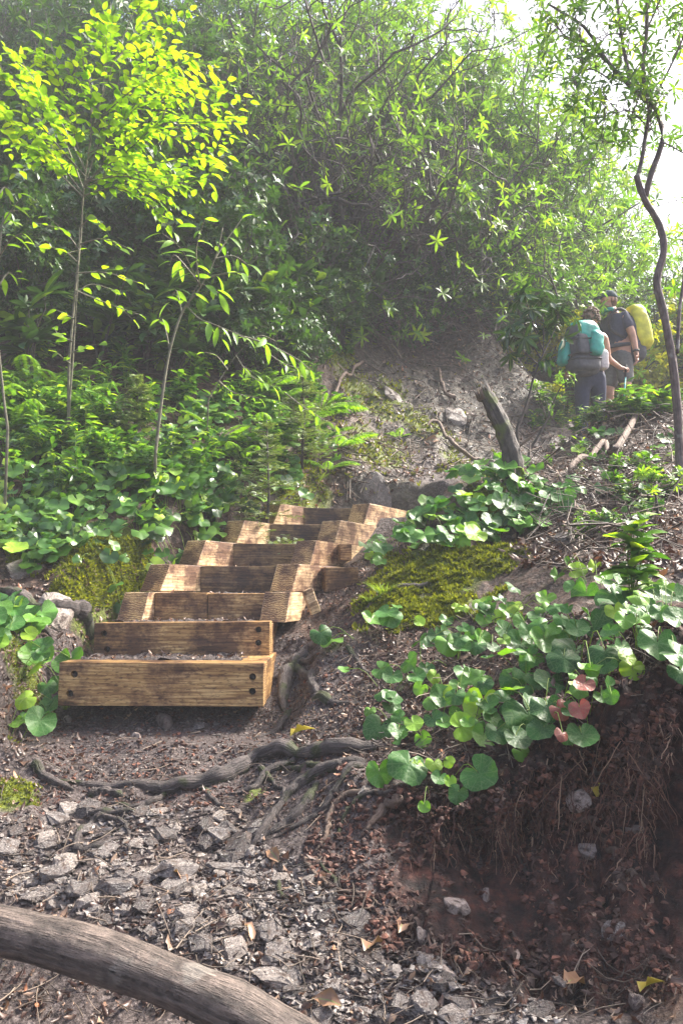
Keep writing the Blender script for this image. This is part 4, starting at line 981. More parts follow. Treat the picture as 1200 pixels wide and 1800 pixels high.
def scatter_galax(poly, n, rpx, nl, label, group, mat='carpet', seed=0, tpls=GALAX_S, ups=(.6, 1.4), hgt=(.03, .12)):
    rq = np.random.default_rng(seed); cen = region(poly, n, rq)
    for cx, cy in cen:
        X, Y, Z = [float(q[0]) for q in hit(cx, cy)]; ls = []; s0 = 2 * rpx / FPX * Y
        for i in range(rq.integers(*nl)):
            a = rq.random() * 6.28; r = s0 * rq.uniform(.2, 1.9); x, y = X + r * math.cos(a), Y + r * math.sin(a) * .7
            z = float(H(x, y)); n_ = Nrm(np.array([x]), np.array([y]))[0]
            p = np.array([x, y, z]) + n_ * rq.uniform(*hgt)
            ls.append((tuple(p), tuple(Vector((rq.normal(0, .5), rq.normal(-.75, .4), rq.uniform(*ups))).normalized()), s0 * rq.uniform(.6, 1.25), float(np.clip(rq.normal(.5, .25), 0, 1)), (X + (x - X) * .3, Y + (y - Y) * .3, float(H(X + (x - X) * .3, Y + (y - Y) * .3)))))
        leafset('galax_plant', ls, tpls, mat, label, 'plant', group, seed=int(rq.integers(1e6)))
scatter_galax([(0, 850), (120, 830), (300, 800), (420, 860), (420, 930), (330, 980), (230, 990), (80, 990), (0, 960)], 75, 15, (7, 13), 'round-leaved galax plant in the carpet left of the steps', 'galax carpet left of the steps', seed=81)
scatter_galax([(0, 720), (150, 690), (420, 700), (600, 720), (560, 800), (400, 860), (0, 860)], 60, 11, (7, 13), 'small-leaved green plant on the slope above the galax carpet', 'low plants on the left slope', seed=82)
scatter_galax([(440, 820), (520, 820), (510, 880), (450, 870)], 7, 12, (5, 9), 'dark galax plant above the top left rail of the steps', 'galax plants above the steps', seed=83)
scatter_galax([(0, 1060), (70, 1080), (75, 1150), (20, 1160), (0, 1150)], 5, 24, (5, 8), 'broad galax plant at the left edge beside the thick root', 'galax plants at the left edge', 'galax', 84, GALAX)
scatter_galax([(0, 880), (25, 890), (20, 1000), (0, 1000)], 3, 22, (4, 6), 'galax plant overhanging the mossy boulder at the left edge', 'galax plants over the boulder', 'galax', 85, GALAX)
scatter_galax([(0, 1170), (35, 1180), (60, 1240), (30, 1330), (0, 1330)], 4, 22, (3, 5), 'galax plant at the left edge below the thick root', 'galax plants at the left trail edge', 'galax', 86, GALAX)
scatter_galax([(770, 860), (830, 830), (960, 840), (1000, 880), (900, 960), (850, 960), (800, 970), (740, 990), (700, 995), (745, 930)], 24, 18, (5, 9), 'galax plant on top of the right mound', 'galax plants on the right mound', 'galax', 87, GALAX)
scatter_galax([(645, 965), (690, 950), (700, 995), (655, 1000)], 3, 13, (5, 7), 'galax plant climbing the outer side of the right rails', 'galax plants against the rails', 'galax', 88, GALAX)
scatter_galax([(1000, 780), (1200, 740), (1200, 960), (1060, 960)], 14, 13, (3, 6), 'little round-leaved plant in the brush on the right', 'small plants in the brush', 'galax', 89, GALAX_S)
scatter_galax([(620, 1090), (1190, 1080), (1180, 1230), (1000, 1280), (700, 1300)], 20, 18, (3, 7), 'dark galax plant filling between the big leaved ones', 'dark galax plants under the big leaves', 'galax', 90, GALAX)

# ------------------------------------------------------------------ ferns, grass, seedlings
def fern_mesh(seed, nf=8, L=1.0, flat=.5):
    rq = np.random.default_rng(seed); T = Tri(); S = Tri()
    for f in range(nf):
        az = f / nf * 6.28 + rq.normal(0, .3); l = L * rq.uniform(.65, 1.1); k = 16; t = np.linspace(0, 1, k)
        rad = l * t * (1 - .15 * t); zz = l * (flat * 1.3 * t - (.9 + rq.random() * .4) * flat * t * t + .12 * t)
        P = np.stack([rad * math.cos(az), rad * math.sin(az), zz], -1); S.tube(P, .006 * np.linspace(1, .3, k), 4, .3, False)
        tt = np.linspace(.12, 1, 30); Pp = np.stack([np.interp(tt, t, P[:, i]) for i in range(3)], -1); G = np.gradient(Pp, axis=0); G /= np.linalg.norm(G, axis=1, keepdims=True)
        side = np.cross(G, [0, 0, 1]); side /= np.linalg.norm(side, axis=1, keepdims=True)
        wl = l * .23 * np.sin(np.pi * np.clip(tt * .92 + .06, 0, 1)) ** .8
        for sg in (-1, 1):
            D = side * sg + G * .45 + [0, 0, -.15]
            Mx = frames(D, rq.normal(0, .2, 30), wl, None); Mx[:, :, 0] *= .75
            T.stamp(*PIN, Mx, Pp, np.clip(rq.normal(.5, .2, 30), 0, 1))
    return T, S
PIN = leaf_tpl(.22, 4, .1, .3, .8, .6)
def plant_protos(name, mk, n, leafmat, stemmat):
    out = []
    for i in range(n):
        T, S = mk(i); a = T.build('fronds', M[leafmat]); b = S.build('stems', M[stemmat])
        out.append((a.data, b.data)); bpy.data.objects.remove(a); bpy.data.objects.remove(b)
    return out
FERN = plant_protos('fern', lambda i: fern_mesh(i, 6 + i % 3), 4, 'fern', 'grass')
def place(name, protos, loc, s, rz, label, cat, group, partn=('fronds', 'stems'), tilt=(0, 0), sz=1.0, rr=random.Random(9)):
    e = empty(name, loc); e.rotation_euler = (tilt[0], tilt[1], rz); e.scale = (s, s, s * sz); tag(e, label, cat, group)
    a, b = rr.choice(protos)
    for d_, nm in ((a, partn[0]), (b, partn[1])):
        if d_ is None: continue
        o = bpy.data.objects.new(nm, d_); col.objects.link(o); o.parent = e
    return e
rr = random.Random(12); rq = np.random.default_rng(91)
def scat(name, protos, poly, n, srange, label, cat, group, partn=('fronds', 'stems'), sz=(.9, 1.1), lean=.25):
    for px, py in region(poly, n, rq):
        x, y, z = [float(q[0]) for q in hit(px, py)]
        place(name, protos, (x, y, z - .01), rr.uniform(*srange), rr.uniform(0, 6.28), label, cat, group, partn, (rr.uniform(-lean, lean) + .15, rr.uniform(-lean, lean)), rr.uniform(*sz), rr)
scat('fern', FERN, [(0, 650), (90, 660), (130, 720), (90, 780), (0, 770)], 14, (.30, .5), 'pale green fern at the left edge of the slope', 'fern', 'ferns at the left edge')
scat('fern', FERN, [(180, 700), (450, 660), (620, 720), (620, 800), (420, 820), (200, 800)], 18, (.25, .42), 'green fern on the middle of the left slope', 'fern', 'ferns on the left slope')
for px, py, s, lb in [(535, 745, .62, 'large bright yellow green fern arching toward the bank'), (590, 790, .45, 'fern with long frond pointing right above the steps'), (700, 772, .20, 'tiny bright fern alone on the centre bank'), (575, 830, .3, 'small pale fern at the foot of the centre bank')]:
    x, y, z = [float(q[0]) for q in hit(px, py)]; place('fern', FERN, (x, y, z), s, 2.0, lb, 'fern', None, rr=rr)
# leafy seedlings
def seedling(seed, tpl, nst=4, h=1.0, nl=14, ls=.28, wh=False):
    rq = np.random.default_rng(seed); T = Tri(); S = Tri()
    for s_ in range(nst):
        az = rq.random() * 6.28; ln = rq.uniform(.1, .5); hh = h * rq.uniform(.6, 1); t = np.linspace(0, 1, 7)
        P = np.stack([ln * t ** 1.5 * math.cos(az) * hh, ln * t ** 1.5 * math.sin(az) * hh, hh * t], -1) + rq.normal(0, .012, (7, 3)) * t[:, None]
        S.tube(P, .010 * np.linspace(1, .4, 7), 4, .4, False)
        tt = np.sort(rq.uniform(.25, 1, nl)) if not wh else np.repeat([.6, .98], nl // 2)
        Q = np.stack([np.interp(tt, t, P[:, i]) for i in range(3)], -1)
        a = rq.random(nl) * 6.28; D = np.stack([np.cos(a), np.sin(a), rq.normal(.25, .3, nl)], -1)
        T.stamp(*tpl, frames(D, rq.normal(0, .25, nl), ls * rq.uniform(.6, 1.1, nl)), Q, np.clip(rq.normal(.5, .27, nl), 0, 1))
    return T, S
SEED = plant_protos('seedling', lambda i: seedling(i, [SMALL, OVATE, LANCE][i % 3], 5, 1, 15, .26), 6, 'carpet', 'grass')
SEEDR = plant_protos('seedling', lambda i: seedling(20 + i, RHODO, 6, 1, 18, .30, True), 3, 'laurel', 'bark')
LP = ('leaves', 'stems')
scat('leafy_plant', SEED, [(0, 640), (250, 620), (620, 640), (640, 730), (560, 830), (420, 880), (0, 900)], 112, (.18, .40), 'leafy green plant in the undergrowth left of the steps', 'plant', 'leafy plants on the left slope', LP)
scat('leafy_plant', SEED, [(150, 780), (420, 800), (430, 930), (330, 970), (120, 960)], 28, (.10, .22), 'small leafy plant among the galax left of the steps', 'plant', 'small leafy plants in the galax', LP)
scat('leafy_plant', SEEDR, [(0, 540), (600, 540), (640, 680), (0, 690)], 42, (.55, 1.0), 'shaded leafy shrub seedling below the thicket', 'plant', 'shaded seedlings below the thicket', LP)
scat('leafy_plant', SEEDR, [(900, 730), (1190, 690), (1200, 740), (960, 780)], 16, (.16, .34), 'narrow-leaved seedling at the hikers feet', 'plant', 'seedlings in front of the hikers', LP)
for px, py, s, lb in [(1140, 880, .3, 'bright narrow-leaved seedling standing in the brush on the right'), (1040, 700, .2, 'pale whorled seedling in front of the near hiker'), (1110, 1080, .35, 'tall thin seedling rising out of the right galax clump'), (935, 760, .2, 'yellow green seedling right of the stump'), (1010, 770, .22, 'seedling below the hikers with pointed leaves')]:
    x, y, z = [float(q[0]) for q in hit(px, py)]; place('leafy_plant', SEED, (x, y, z), s, 1.0, lb, 'plant', None, LP, rr=rr)
def grass_t(i):
    rq = np.random.default_rng(i); T = Tri(); n = 60; a = rq.random(n) * 6.28
    D = np.stack([np.cos(a) * .6, np.sin(a) * .6, np.ones(n)], -1)
    T.stamp(*BLADE, frames(D, rq.normal(0, .3, n), rq.uniform(.5, 1, n)), rq.normal(0, .08, (n, 3)) * [1, 1, 0], rq.random(n)); return T
GR = []
for i in range(3): o = grass_t(i).build('grass_tuft', M['grass']); GR.append(o.data); bpy.data.objects.remove(o)
for px, py, s, lb in [(672, 1055, .13, 'grass tuft at the left end of the moss on the mound'), (462, 885, .13, 'grass tuft by the top left rail'), (650, 1065, .09, 'small grass tuft beside the timber block'), (430, 905, .1, 'grass tuft just left of the upper rails'), (500, 860, .12, 'thin grass tuft above the steps'), (820, 1045, .04, 'tiny round grass tuft on the mound'), (115, 1250, .07, 'grass tuft by the left end of the lowest step'), (560, 850, .12, 'pale grass tuft on the litter above the top step')]:
    x, y, z = [float(q[0]) for q in hit(px, py)]; o = bpy.data.objects.new('grass_tuft', rr.choice(GR)); col.objects.link(o); o.location = (x, y, z); o.scale = (s, s, s); o.rotation_euler.z = rr.random() * 6; tag(o, lb, 'grass')

# ------------------------------------------------------------------ saplings built branch by branch
def leaves_along(T, S, P, rq, step, size, tpl, plane=True, droop=.1, r=.003, start=.0):
    """alternate leaves along polyline P"""
    L = np.concatenate([[0], np.cumsum(np.linalg.norm(np.diff(P, axis=0), axis=1))]); n = max(2, int(L[-1] * (1 - start) / step))
    t = np.linspace(L[-1] * start, L[-1], n); Q = np.stack([np.interp(t, L, P[:, i]) for i in range(3)], -1)
    G = np.gradient(Q, axis=0); G /= (np.linalg.norm(G, axis=1, keepdims=True) + 1e-9)
    side = np.cross(G, [0, 0, 1]); side /= (np.linalg.norm(side, axis=1, keepdims=True) + 1e-9); sg = np.where(np.arange(n) % 2, 1, -1)[:, None]
    D = G * .75 + side * sg * .8 + rq.normal(0, .25, (n, 3)) + [0, 0, -droop]
    T.stamp(*tpl, frames(D, rq.normal(0, .45, n), size * rq.uniform(.6, 1.1, n)), Q, np.clip(rq.normal(.5, .25, n), 0, 1))
    S.tube(P, np.linspace(r, r * .4, len(P)), 4, .5, False)
def sapling(name, trunk, trad, branches, d, rq, label, leafsize, tpl, leafmat, sub=7, sublen=.3, step=.035, dep=.5, droop=.1):
    TP = smooth([at(*p) for p in trunk], 30); base = TP[0].copy(); base[2] = float(H(base[0], base[1])) - .03; TP[0] = base
    e = empty(name, tuple(base)); tag(e, label, 'sapling')
    Tt = Tri(); Tt.tube(TP - base, np.linspace(trad, trad * .25, 30), 8, .5, True, .1, rq)
    T = Tri(); S = Tri()
    for br in branches:
        dd = rq.normal(0, dep); k = len(br); d0 = d if len(br[0]) < 3 else br[0][2]
        P = smooth([at(p[0], p[1], d0 + dd * (i / (k - 1))) for i, p in enumerate(br)], 12) - base
        leaves_along(T, S, P, rq, step * 1.2, leafsize, tpl, r=.006, start=.3, droop=droop)
        L = np.linalg.norm(P[-1] - P[0])
        for s_ in range(sub):
            f = rq.uniform(.15, .97); i = f * 11; a = P[int(i)]; G = P[min(int(i) + 1, 11)] - P[max(int(i) - 1, 0)]; G = G / np.linalg.norm(G)
            sd_ = np.array([-G[1], G[0], 0]) * rq.choice([-1, 1]) + rq.normal(0, .3, 3); D = G * .8 + sd_ * .8 + [0, 0, rq.normal(.05, .25)]; D /= np.linalg.norm(D)
            l = sublen * rq.uniform(.4, 1.0) * (1.2 - .6 * f); t = np.linspace(0, 1, 6)[:, None]
            leaves_along(T, S, a + D * t * l + np.array([0, 0, -.12]) * l * t ** 2, rq, step, leafsize, tpl, r=.0025, droop=droop)
    kid(e, Tt.build('trunk', M['bark_green'])); kid(e, S.build('twigs', M['bark_green'])); kid(e, T.build('leaves', M[leafmat])); return e
rq = np.random.default_rng(101)
sapling('sapling', [(121, 722, 5.3), (122, 640, 5.25), (132, 520, 5.2), (142, 420, 5.15), (148, 330, 5.1), (165, 220, 5.05), (200, 110, 5.0), (235, 20, 5.0)], .010,
 [[(148, 335), (110, 240), (50, 150), (15, 85)], [(146, 340), (90, 270), (30, 220), (-10, 180)], [(145, 345), (110, 310), (70, 270), (20, 250)], [(150, 300), (120, 200), (100, 130), (60, 90)],
  [(148, 330), (200, 270), (280, 220), (330, 215), (425, 215)], [(150, 320), (230, 260), (320, 180), (400, 140)], [(150, 330), (220, 300), (320, 280), (400, 275)], [(165, 220), (230, 160), (300, 120), (340, 105)],
  [(160, 240), (200, 180), (260, 100), (300, 90)], [(180, 160), (190, 90), (180, 50)], [(200, 110), (250, 60), (300, 50)], [(235, 50), (245, 20), (250, -20)], [(146, 345), (200, 330), (250, 350), (290, 385)], [(150, 320), (220, 310), (300, 330), (390, 300)],
  [(155, 280), (210, 230), (240, 180), (270, 150)], [(150, 300), (100, 200), (40, 110)], [(160, 250), (160, 160), (140, 100)], [(148, 330), (180, 240), (220, 200), (330, 160)],
  [(150, 310), (80, 230), (20, 150), (-40, 100)], [(155, 270), (250, 230), (350, 225), (410, 205)]], 5.0, rq,
 'tall sapling with vivid yellow green leaves spread over the dark thicket', .080, OVATE, 'sapling', 14, .40, .042, .35)
sapling('sapling', [(123, 700, 5.2), (128, 640, 5.18), (133, 560, 5.15), (138, 480, 5.1), (140, 400, 5.1)], .008,
 [[(140, 440), (110, 405), (62, 392)], [(138, 430), (180, 420), (222, 435)], [(135, 480), (190, 480), (258, 503)], [(132, 510), (180, 530), (245, 553)], [(130, 560), (100, 545)], [(128, 600), (105, 590), (95, 575)], [(140, 400), (165, 380), (175, 395)], [(130, 520), (160, 500), (200, 510)], [(125, 640), (100, 620)], [(126, 620), (150, 610)], [(136, 460), (110, 440), (60, 430)]], 5.15, rq,
 'slim yellow green sapling with sparse layered twigs under the tall one', .085, OVATE, 'sapling', 1, .18, .05, .2)
sapling('sapling', [(272, 810, 4.9), (285, 700, 4.9), (298, 620, 4.9), (320, 550, 4.9), (352, 505, 4.9), (378, 455, 4.9), (392, 400, 4.9)], .011,
 [[(352, 505), (345, 440), (360, 385)], [(352, 505), (320, 440), (285, 410)], [(352, 500), (310, 450), (300, 460)], [(378, 455), (400, 420), (425, 385)], [(378, 455), (410, 450), (435, 465)], [(360, 490), (400, 480), (425, 480)], [(330, 540), (350, 500), (385, 515)], [(320, 550), (310, 510), (300, 530)],
  [(330, 540), (350, 560), (375, 570), (430, 592)], [(430, 592), (470, 605), (520, 630), (545, 650)], [(300, 620), (290, 575), (285, 560)]], 4.9, rq,
 'thin sapling with long drooping bright green leaves in the middle of the slope', .135, LANCE, 'chestnut', 1, .12, .05, .12, .55)
sapling('sapling', [(15, 760, 4.4), (5, 680, 4.4), (-5, 560, 4.4), (0, 450, 4.4), (5, 380, 4.4)], .009,
 [[(0, 450), (20, 420), (40, 410)], [(0, 400), (20, 370), (35, 350)], [(0, 500), (15, 480), (30, 490)], [(0, 340), (10, 330), (20, 360)]], 4.4, rq, 'thin leafy sapling cut off by the left edge of the view', .11, LANCE, 'chestnut', 1, .1, .05, .1)
sapling('sapling', [(365, 705, 5.6), (385, 670, 5.6), (415, 625, 5.6), (440, 600, 5.6)], .006,
 [[(440, 600), (420, 590), (400, 580)], [(440, 600), (460, 590), (485, 600)], [(415, 625), (440, 660), (480, 680)], [(400, 650), (380, 625), (360, 620)], [(385, 670), (410, 690), (455, 700)], [(470, 620), (500, 640), (540, 650)], [(500, 690), (540, 720), (590, 750)]], 5.6, rq, 'small arching seedling with drooping leaves on the middle slope', .10, LANCE, 'chestnut', 1, .12, .05, .15)

# young hemlock with fine needles
def conifer(px, py, d, h, label, seed):
    rq = np.random.default_rng(seed); b = at(px, py, d); b.z = float(H(b.x, b.y)); e = empty('young_hemlock', b); tag(e, label, 'conifer')
    Tt = Tri(); Tt.tube([(0, 0, 0), (.02, 0, h * .5), (.0, .02, h)], [.014, .009, .003], 6); T = Tri()
    NE = (np.array([(-.07, 0, 0), (.07, 0, 0), (.05, 1, 0), (-.05, 1, 0)], float), [np.array([(0, 1, 2, 3)])], np.zeros((4, 2)))
    for i in range(48):
        f = (i + .5) / 48; z = h * (.08 + .9 * f); a = rq.random() * 6.28; l = h * .36 * (1 - f) ** .7 * rq.uniform(.6, 1.1) + .03; t = np.linspace(0, 1, 6)[:, None]
        D = np.array([math.cos(a), math.sin(a), .25]); P = np.array([0, 0, z]) + D * t * l + [0, 0, -.25 * l] * t ** 2; Tt.tube(P, np.linspace(.004, .001, 6), 4, .5, False)
        subs = [P]
        for q in range(5):
            o_ = P[1 + q % 4]; D2 = D * .6 + np.array([-D[1], D[0], 0]) * rq.choice([-1, 1]) * .8 + rq.normal(0, .15, 3); subs.append(o_ + D2 * np.linspace(0, 1, 4)[:, None] * l * .4); Tt.tube(subs[-1], .001, 3, .5, False)
        for s_ in subs:
            n = int(26 * np.linalg.norm(s_[-1] - s_[0]) / .2) + 6; tt = rq.random(n) * (len(s_) - 1); Q = np.stack([np.interp(tt, np.arange(len(s_)), s_[:, c]) for c in range(3)], -1)
            G = s_[-1] - s_[0]; G = G / (np.linalg.norm(G) + 1e-9); sd_ = np.cross(G, [0, 0, 1]); DD = G * .5 + sd_ * np.where(rq.random(n) < .5, 1, -1)[:, None] + rq.normal(0, .2, (n, 3))
            T.stamp(*NE, frames(DD, rq.random(n), np.full(n, .018) * 1.7), Q, rq.random(n))
    kid(e, Tt.build('trunk', M['bark'])); kid(e, T.build('needles', M['needle'])); return e
conifer(468, 800, 5.35, 1.02, 'young hemlock with fine grey green needles above the galax carpet', 5)
conifer(530, 790, 6.0, .8, 'smaller hemlock seedling behind the bright fern', 6)
conifer(235, 800, 5.4, .45, 'low hemlock seedling half hidden among leafy plants', 7)

# ------------------------------------------------------------------ stump and right-hand tree
T = Tri(); rq = np.random.default_rng(111); dS = 4.95
P = smooth([at(906, 850, dS), at(900, 805, dS), at(885, 755, dS), at(865, 715, dS), at(852, 690, dS)], 20); k = 20
T.tube(P, np.array([.075] + list(np.linspace(.062, .042, 18)) + [.036]), k, .5, False, .25, rq)
V = T.V[0].reshape(20, k, 3); V[-1] += rq.uniform(-.05, .07, (k, 1)) * (P[-1] - P[-2]) / np.linalg.norm(P[-1] - P[-2]) * 1.6
e = empty('tree_stump', tuple(P[0])); tag(e, 'dark broken stump leaning left with jagged snapped top', 'stump')
T.V[0] = (V.reshape(-1, 3) - P[0]); kid(e, T.build('trunk', M['stump']))
T = Tri(); top = P[-1] - P[0]
for i in range(16):
    a = rq.random() * 6.28; o_ = top + np.array([math.cos(a), math.sin(a), 0]) * .04; T.tube([o_ - [0, 0, .05], o_ + [rq.normal(0, .015) - .02, 0, rq.uniform(.01, .06)]], [.012, .002], 4, .5)
for s_ in ([(905, 790), (930, 770), (950, 750)], [(900, 770), (870, 745), (848, 740)]): T.tube(smooth([at(*q, dS) for q in s_], 6) - P[0], np.linspace(.01, .004, 6), 5)
kid(e, T.build('splinters', M['root_tan']))

def whorl(T, p, D, rq, n, size, tpl, droop=.0, up=.35):
    D = D / np.linalg.norm(D); A = np.cross(D, [.3, .1, 1]); A /= np.linalg.norm(A); B = np.cross(D, A)
    a = np.arange(n) / n * 6.28 + rq.random() * 6; DD = np.cos(a)[:, None] * A + np.sin(a)[:, None] * B + D * rq.uniform(up - .25, up + .25, n)[:, None] + [0, 0, -droop]
    T.stamp(*tpl, frames(DD, rq.normal(0, .25, n), size * rq.uniform(.7, 1.1, n), np.tile(D, (n, 1)) if abs(D[2]) > .3 else None), np.tile(p, (n, 1)), np.clip(rq.normal(.45 + rq.normal(0, .18), .15, n), 0, 1))
def twig_cloud(T, S, P, rq, n, ln, size, tpl, r=.004, nw=6, depth=1.0, droop=0, start=.3):
    for i in range(n):
        f = start + (1 - start) * rq.random(); j = f * (len(P) - 1); a = P[int(j)]; G = P[min(int(j) + 1, len(P) - 1)] - P[max(int(j) - 1, 0)]; G = G / (np.linalg.norm(G) + 1e-9)
        D = G * .5 + rq.normal(0, .7, 3) * [1, depth, 1] + [0, 0, .25]; D /= np.linalg.norm(D); l = ln * rq.uniform(.4, 1.2)
        Q = [a]; d = D.copy()
        for s_ in range(4): d = d + rq.normal(0, .22, 3) + [0, 0, .08]; d /= np.linalg.norm(d); Q.append(Q[-1] + d * l / 4)
        S.tube(Q, np.linspace(r, r * .4, 5), 4, .5, False); whorl(T, Q[-1], d, rq, nw, size, tpl, droop)
        if rq.random() < .7: whorl(T, Q[-2], d + rq.normal(0, .5, 3), rq, nw - 2, size * .8, tpl, droop)
rq = np.random.default_rng(121); dT = 4.7
def pl(pts, d=dT, n=16): return smooth([at(*p, d) if len(p) == 2 else at(*p) for p in pts], n)
tr_ = pl([(1195, 860), (1192, 760), (1185, 660), (1168, 560), (1154, 495), (1166, 440), (1158, 395), (1132, 350), (1118, 308)], dT, 40)
tr_[0][2] = float(H(tr_[0][0], tr_[0][1])) - .05; base = tr_[0].copy()
e = empty('crooked_tree', tuple(base)); tag(e, 'crooked slim tree with bare forking trunk at the right edge', 'tree')
T = Tri(); T.tube(tr_ - base, np.concatenate([[.042], np.linspace(.026, .019, 39)]), 12, .5, True, .18, rq); kid(e, T.build('trunk', M['bark_tree']))
BR = [([(1132, 348), (1145, 300), (1163, 245), (1150, 190), (1112, 160), (1065, 110), (1030, 55), (995, 30), (960, 10)], .019, .007),
      ([(1120, 310), (1130, 270), (1137, 230), (1145, 190), (1150, 150)], .014, .010), ([(1112, 160), (1105, 100), (1100, 30), (1098, -40)], .014, .009), ([(1135, 180), (1128, 120), (1132, 60), (1130, -30)], .014, .008),
      ([(1132, 60), (1150, 20), (1165, -20)], .007, .004), ([(1065, 110), (1030, 80), (990, 70), (965, 40)], .007, .003), ([(1150, 170), (1180, 110), (1205, 50), (1230, 0)], .008, .004), ([(1100, 60), (1070, 55), (1050, 80), (1020, 90)], .005, .003),
      ([(1160, 250), (1185, 290), (1210, 330)], .005, .003), ([(1155, 190), (1190, 130), (1200, 80)], .005, .002), ([(1070, 140), (1035, 130), (1005, 150), (1000, 165)], .005, .003), ([(1140, 230), (1100, 210), (1060, 225), (1030, 215)], .004, .002),
      ([(1190, 620), (1200, 540), (1215, 470), (1220, 400)], .012, .008), ([(1150, 365), (1190, 360), (1230, 375)], .003, .002)]
Lf = Tri(); Tw = Tri()
for pts_, r0, r1 in BR:
    P = pl(pts_, dT, 18) - base; P[:, 1] += np.linspace(0, rq.normal(0, .25), 18); T = Tri(); T.tube(P, np.linspace(r0, r1, 18), 9, .5, True, .15, rq); kid(e, T.build('branch', M['bark_tree']))
    top_ = pts_[-1][1] < 250
    twig_cloud(Lf, Tw, P, rq, 24 if top_ else 4, .30, .075, RHODO, .003, 5, 1.3)
P = pl([(1150, 240), (1090, 250), (1050, 250)]) - base; twig_cloud(Lf, Tw, P, rq, 14, .2, .07, RHODO, .003, 5)
P = pl([(1040, 190), (1090, 200), (1170, 220)]) - base; twig_cloud(Lf, Tw, P, rq, 12, .2, .07, RHODO, .003, 5)
kid(e, Tw.build('twigs', M['bark_tree'])); kid(e, Lf.build('leaves', M['rhodo']))

# dark small rhododendron before the hikers
def shrub_small(stem, crown, d, label, mat, seed, size=.13, tpl=RHODO, nw=8, droop=.5, n=26, ln=.16, name='rhododendron'):
    rq = np.random.default_rng(seed); P = pl(stem, d, 14); P[0][2] = float(H(P[0][0], P[0][1])) - .02; b = P[0].copy(); e = empty(name, tuple(b)); tag(e, label, 'shrub')
    S = Tri(); S.tube(P - b, np.linspace(.012, .005, 14), 7, .5, True, .1, rq); L_ = Tri()
    for br in crown:
        Q = pl(br, d, 8) - b; Q[:, 1] += np.linspace(0, rq.normal(0, .15), 8); S.tube(Q, np.linspace(.006, .003, 8), 5, .5, False); twig_cloud(L_, S, Q, rq, n // len(crown) + 1, ln, size, tpl, .003, nw, 1, droop)
        whorl(L_, Q[-1], Q[-1] - Q[-2], rq, nw, size, tpl, droop)
    kid(e, S.build('stem', M['bark'])); kid(e, L_.build('leaves', M[mat])); return e
shrub_small([(905, 760), (925, 710), (938, 660), (955, 620)], [[(955, 620), (930, 570), (915, 530)], [(955, 620), (960, 560), (960, 520)], [(945, 640), (915, 600), (900, 570)], [(955, 620), (980, 570), (990, 535)], [(950, 630), (930, 600), (895, 590)]], 5.7,
            'dark drooping-leaved rhododendron standing just left of the hikers', 'darkrhodo', 131, n=20, nw=7)
shrub_small([(1165, 960), (1155, 900), (1150, 860)], [[(1150, 870), (1140, 850), (1130, 840)], [(1150, 870), (1165, 860), (1170, 850)]], 4.3, 'bright small shrub growing out of the brush below the crooked tree', 'canopy', 132, size=.05, n=10, ln=.06, droop=0)
shrub_small([(925, 800), (960, 740), (975, 700)], [[(960, 740), (940, 700), (930, 690)], [(975, 700), (985, 680), (1000, 670)]], 6.2, 'leggy pale shrub right of the stump', 'canopy', 133, size=.05, n=10, ln=.1, droop=0)

# ------------------------------------------------------------------ thicket shrubs (prototypes copied)
def shrub_proto(seed, h, stems, spread, tpl, size, nw, tipdens, leafmat, barkmat='bark_thicket', lev=3, low=.2, wig=.2, leafp=1.0, rad=1.0):
    rq = np.random.default_rng(seed); S = Tri(); L_ = Tri()
    def grow(p, d, l, r, level):
        n = 6; P = [p]; q = d.copy()
        for i in range(n): q = q + rq.normal(0, wig, 3) + [0, 0, .07]; q /= np.linalg.norm(q); P.append(P[-1] + q * l / n)
        P = np.array(P); S.tube(P, np.linspace(r, r * .55, n + 1), 5 if level > 1 else 4, rq.random(), False)
        if level == 0:
            if rq.random() < leafp: whorl(L_, P[-1], q, rq, nw, size * rq.uniform(.8, 1.15), tpl, .1)
            for z in range(tipdens): whorl(L_, P[rq.integers(2, n)], q + rq.normal(0, .7, 3), rq, nw - 2, size * .85, tpl, .1)
            return
        nb = int(rq.integers(3, 6))
        for i in range(nb):
            j = int(rq.integers(2, n + 1)) if level > 1 or i else n; d2 = q * .55 + rq.normal(0, .55, 3); d2[2] += .12; d2 /= np.linalg.norm(d2)
            grow(P[j], d2, l * rq.uniform(.5, .75), r * .5, level - 1)
    for s_ in range(stems):
        a = rq.random() * 6.28; d = np.array([math.cos(a) * spread, math.sin(a) * spread, 1]); d /= np.linalg.norm(d)
        grow(np.array([rq.normal(0, .08), rq.normal(0, .08), 0]), d, h * .5 * rq.uniform(.7, 1.1), .026 * rad * h / 3, lev)
    a = L_.build('leaves', M[leafmat]); b = S.build('branches', M[barkmat]); A, B = a.data, b.data; bpy.data.objects.remove(a); bpy.data.objects.remove(b)
    return (A, B)
RH = [shrub_proto(200 + i, 3.0, 6, .9, RHODO, .13, 7, 1, 'rhodo') for i in range(3)] + [shrub_proto(240 + i, 3.0, 9, 1.0, RHODO, .13, 6, 0, 'canopy', wig=.3) for i in range(2)]
BARE = [shrub_proto(250 + i, 3.2, 9, 1.2, RHODO, .12, 6, 0, 'canopy', wig=.30, leafp=.3, rad=1.25) for i in range(3)]       # leggy rhododendron
LA = [shrub_proto(210 + i, 1.6, 6, 1.0, SMALL, .085, 6, 2, 'laurel', wig=.25) for i in range(3)]   # dense laurel
CA = [shrub_proto(220 + i, 4.2, 6, .6, RHODO, .145, 7, 1, 'canopy', wig=.16) for i in range(3)]      # sunlit tall
CAL = [shrub_proto(260 + i, 4.0, 6, .7, RHODO, .14, 7, 1, 'laurel', wig=.16) for i in range(2)]
RHL = [shrub_proto(270 + i, 3.0, 7, .9, RHODO, .13, 7, 1, 'laurel') for i in range(2)]
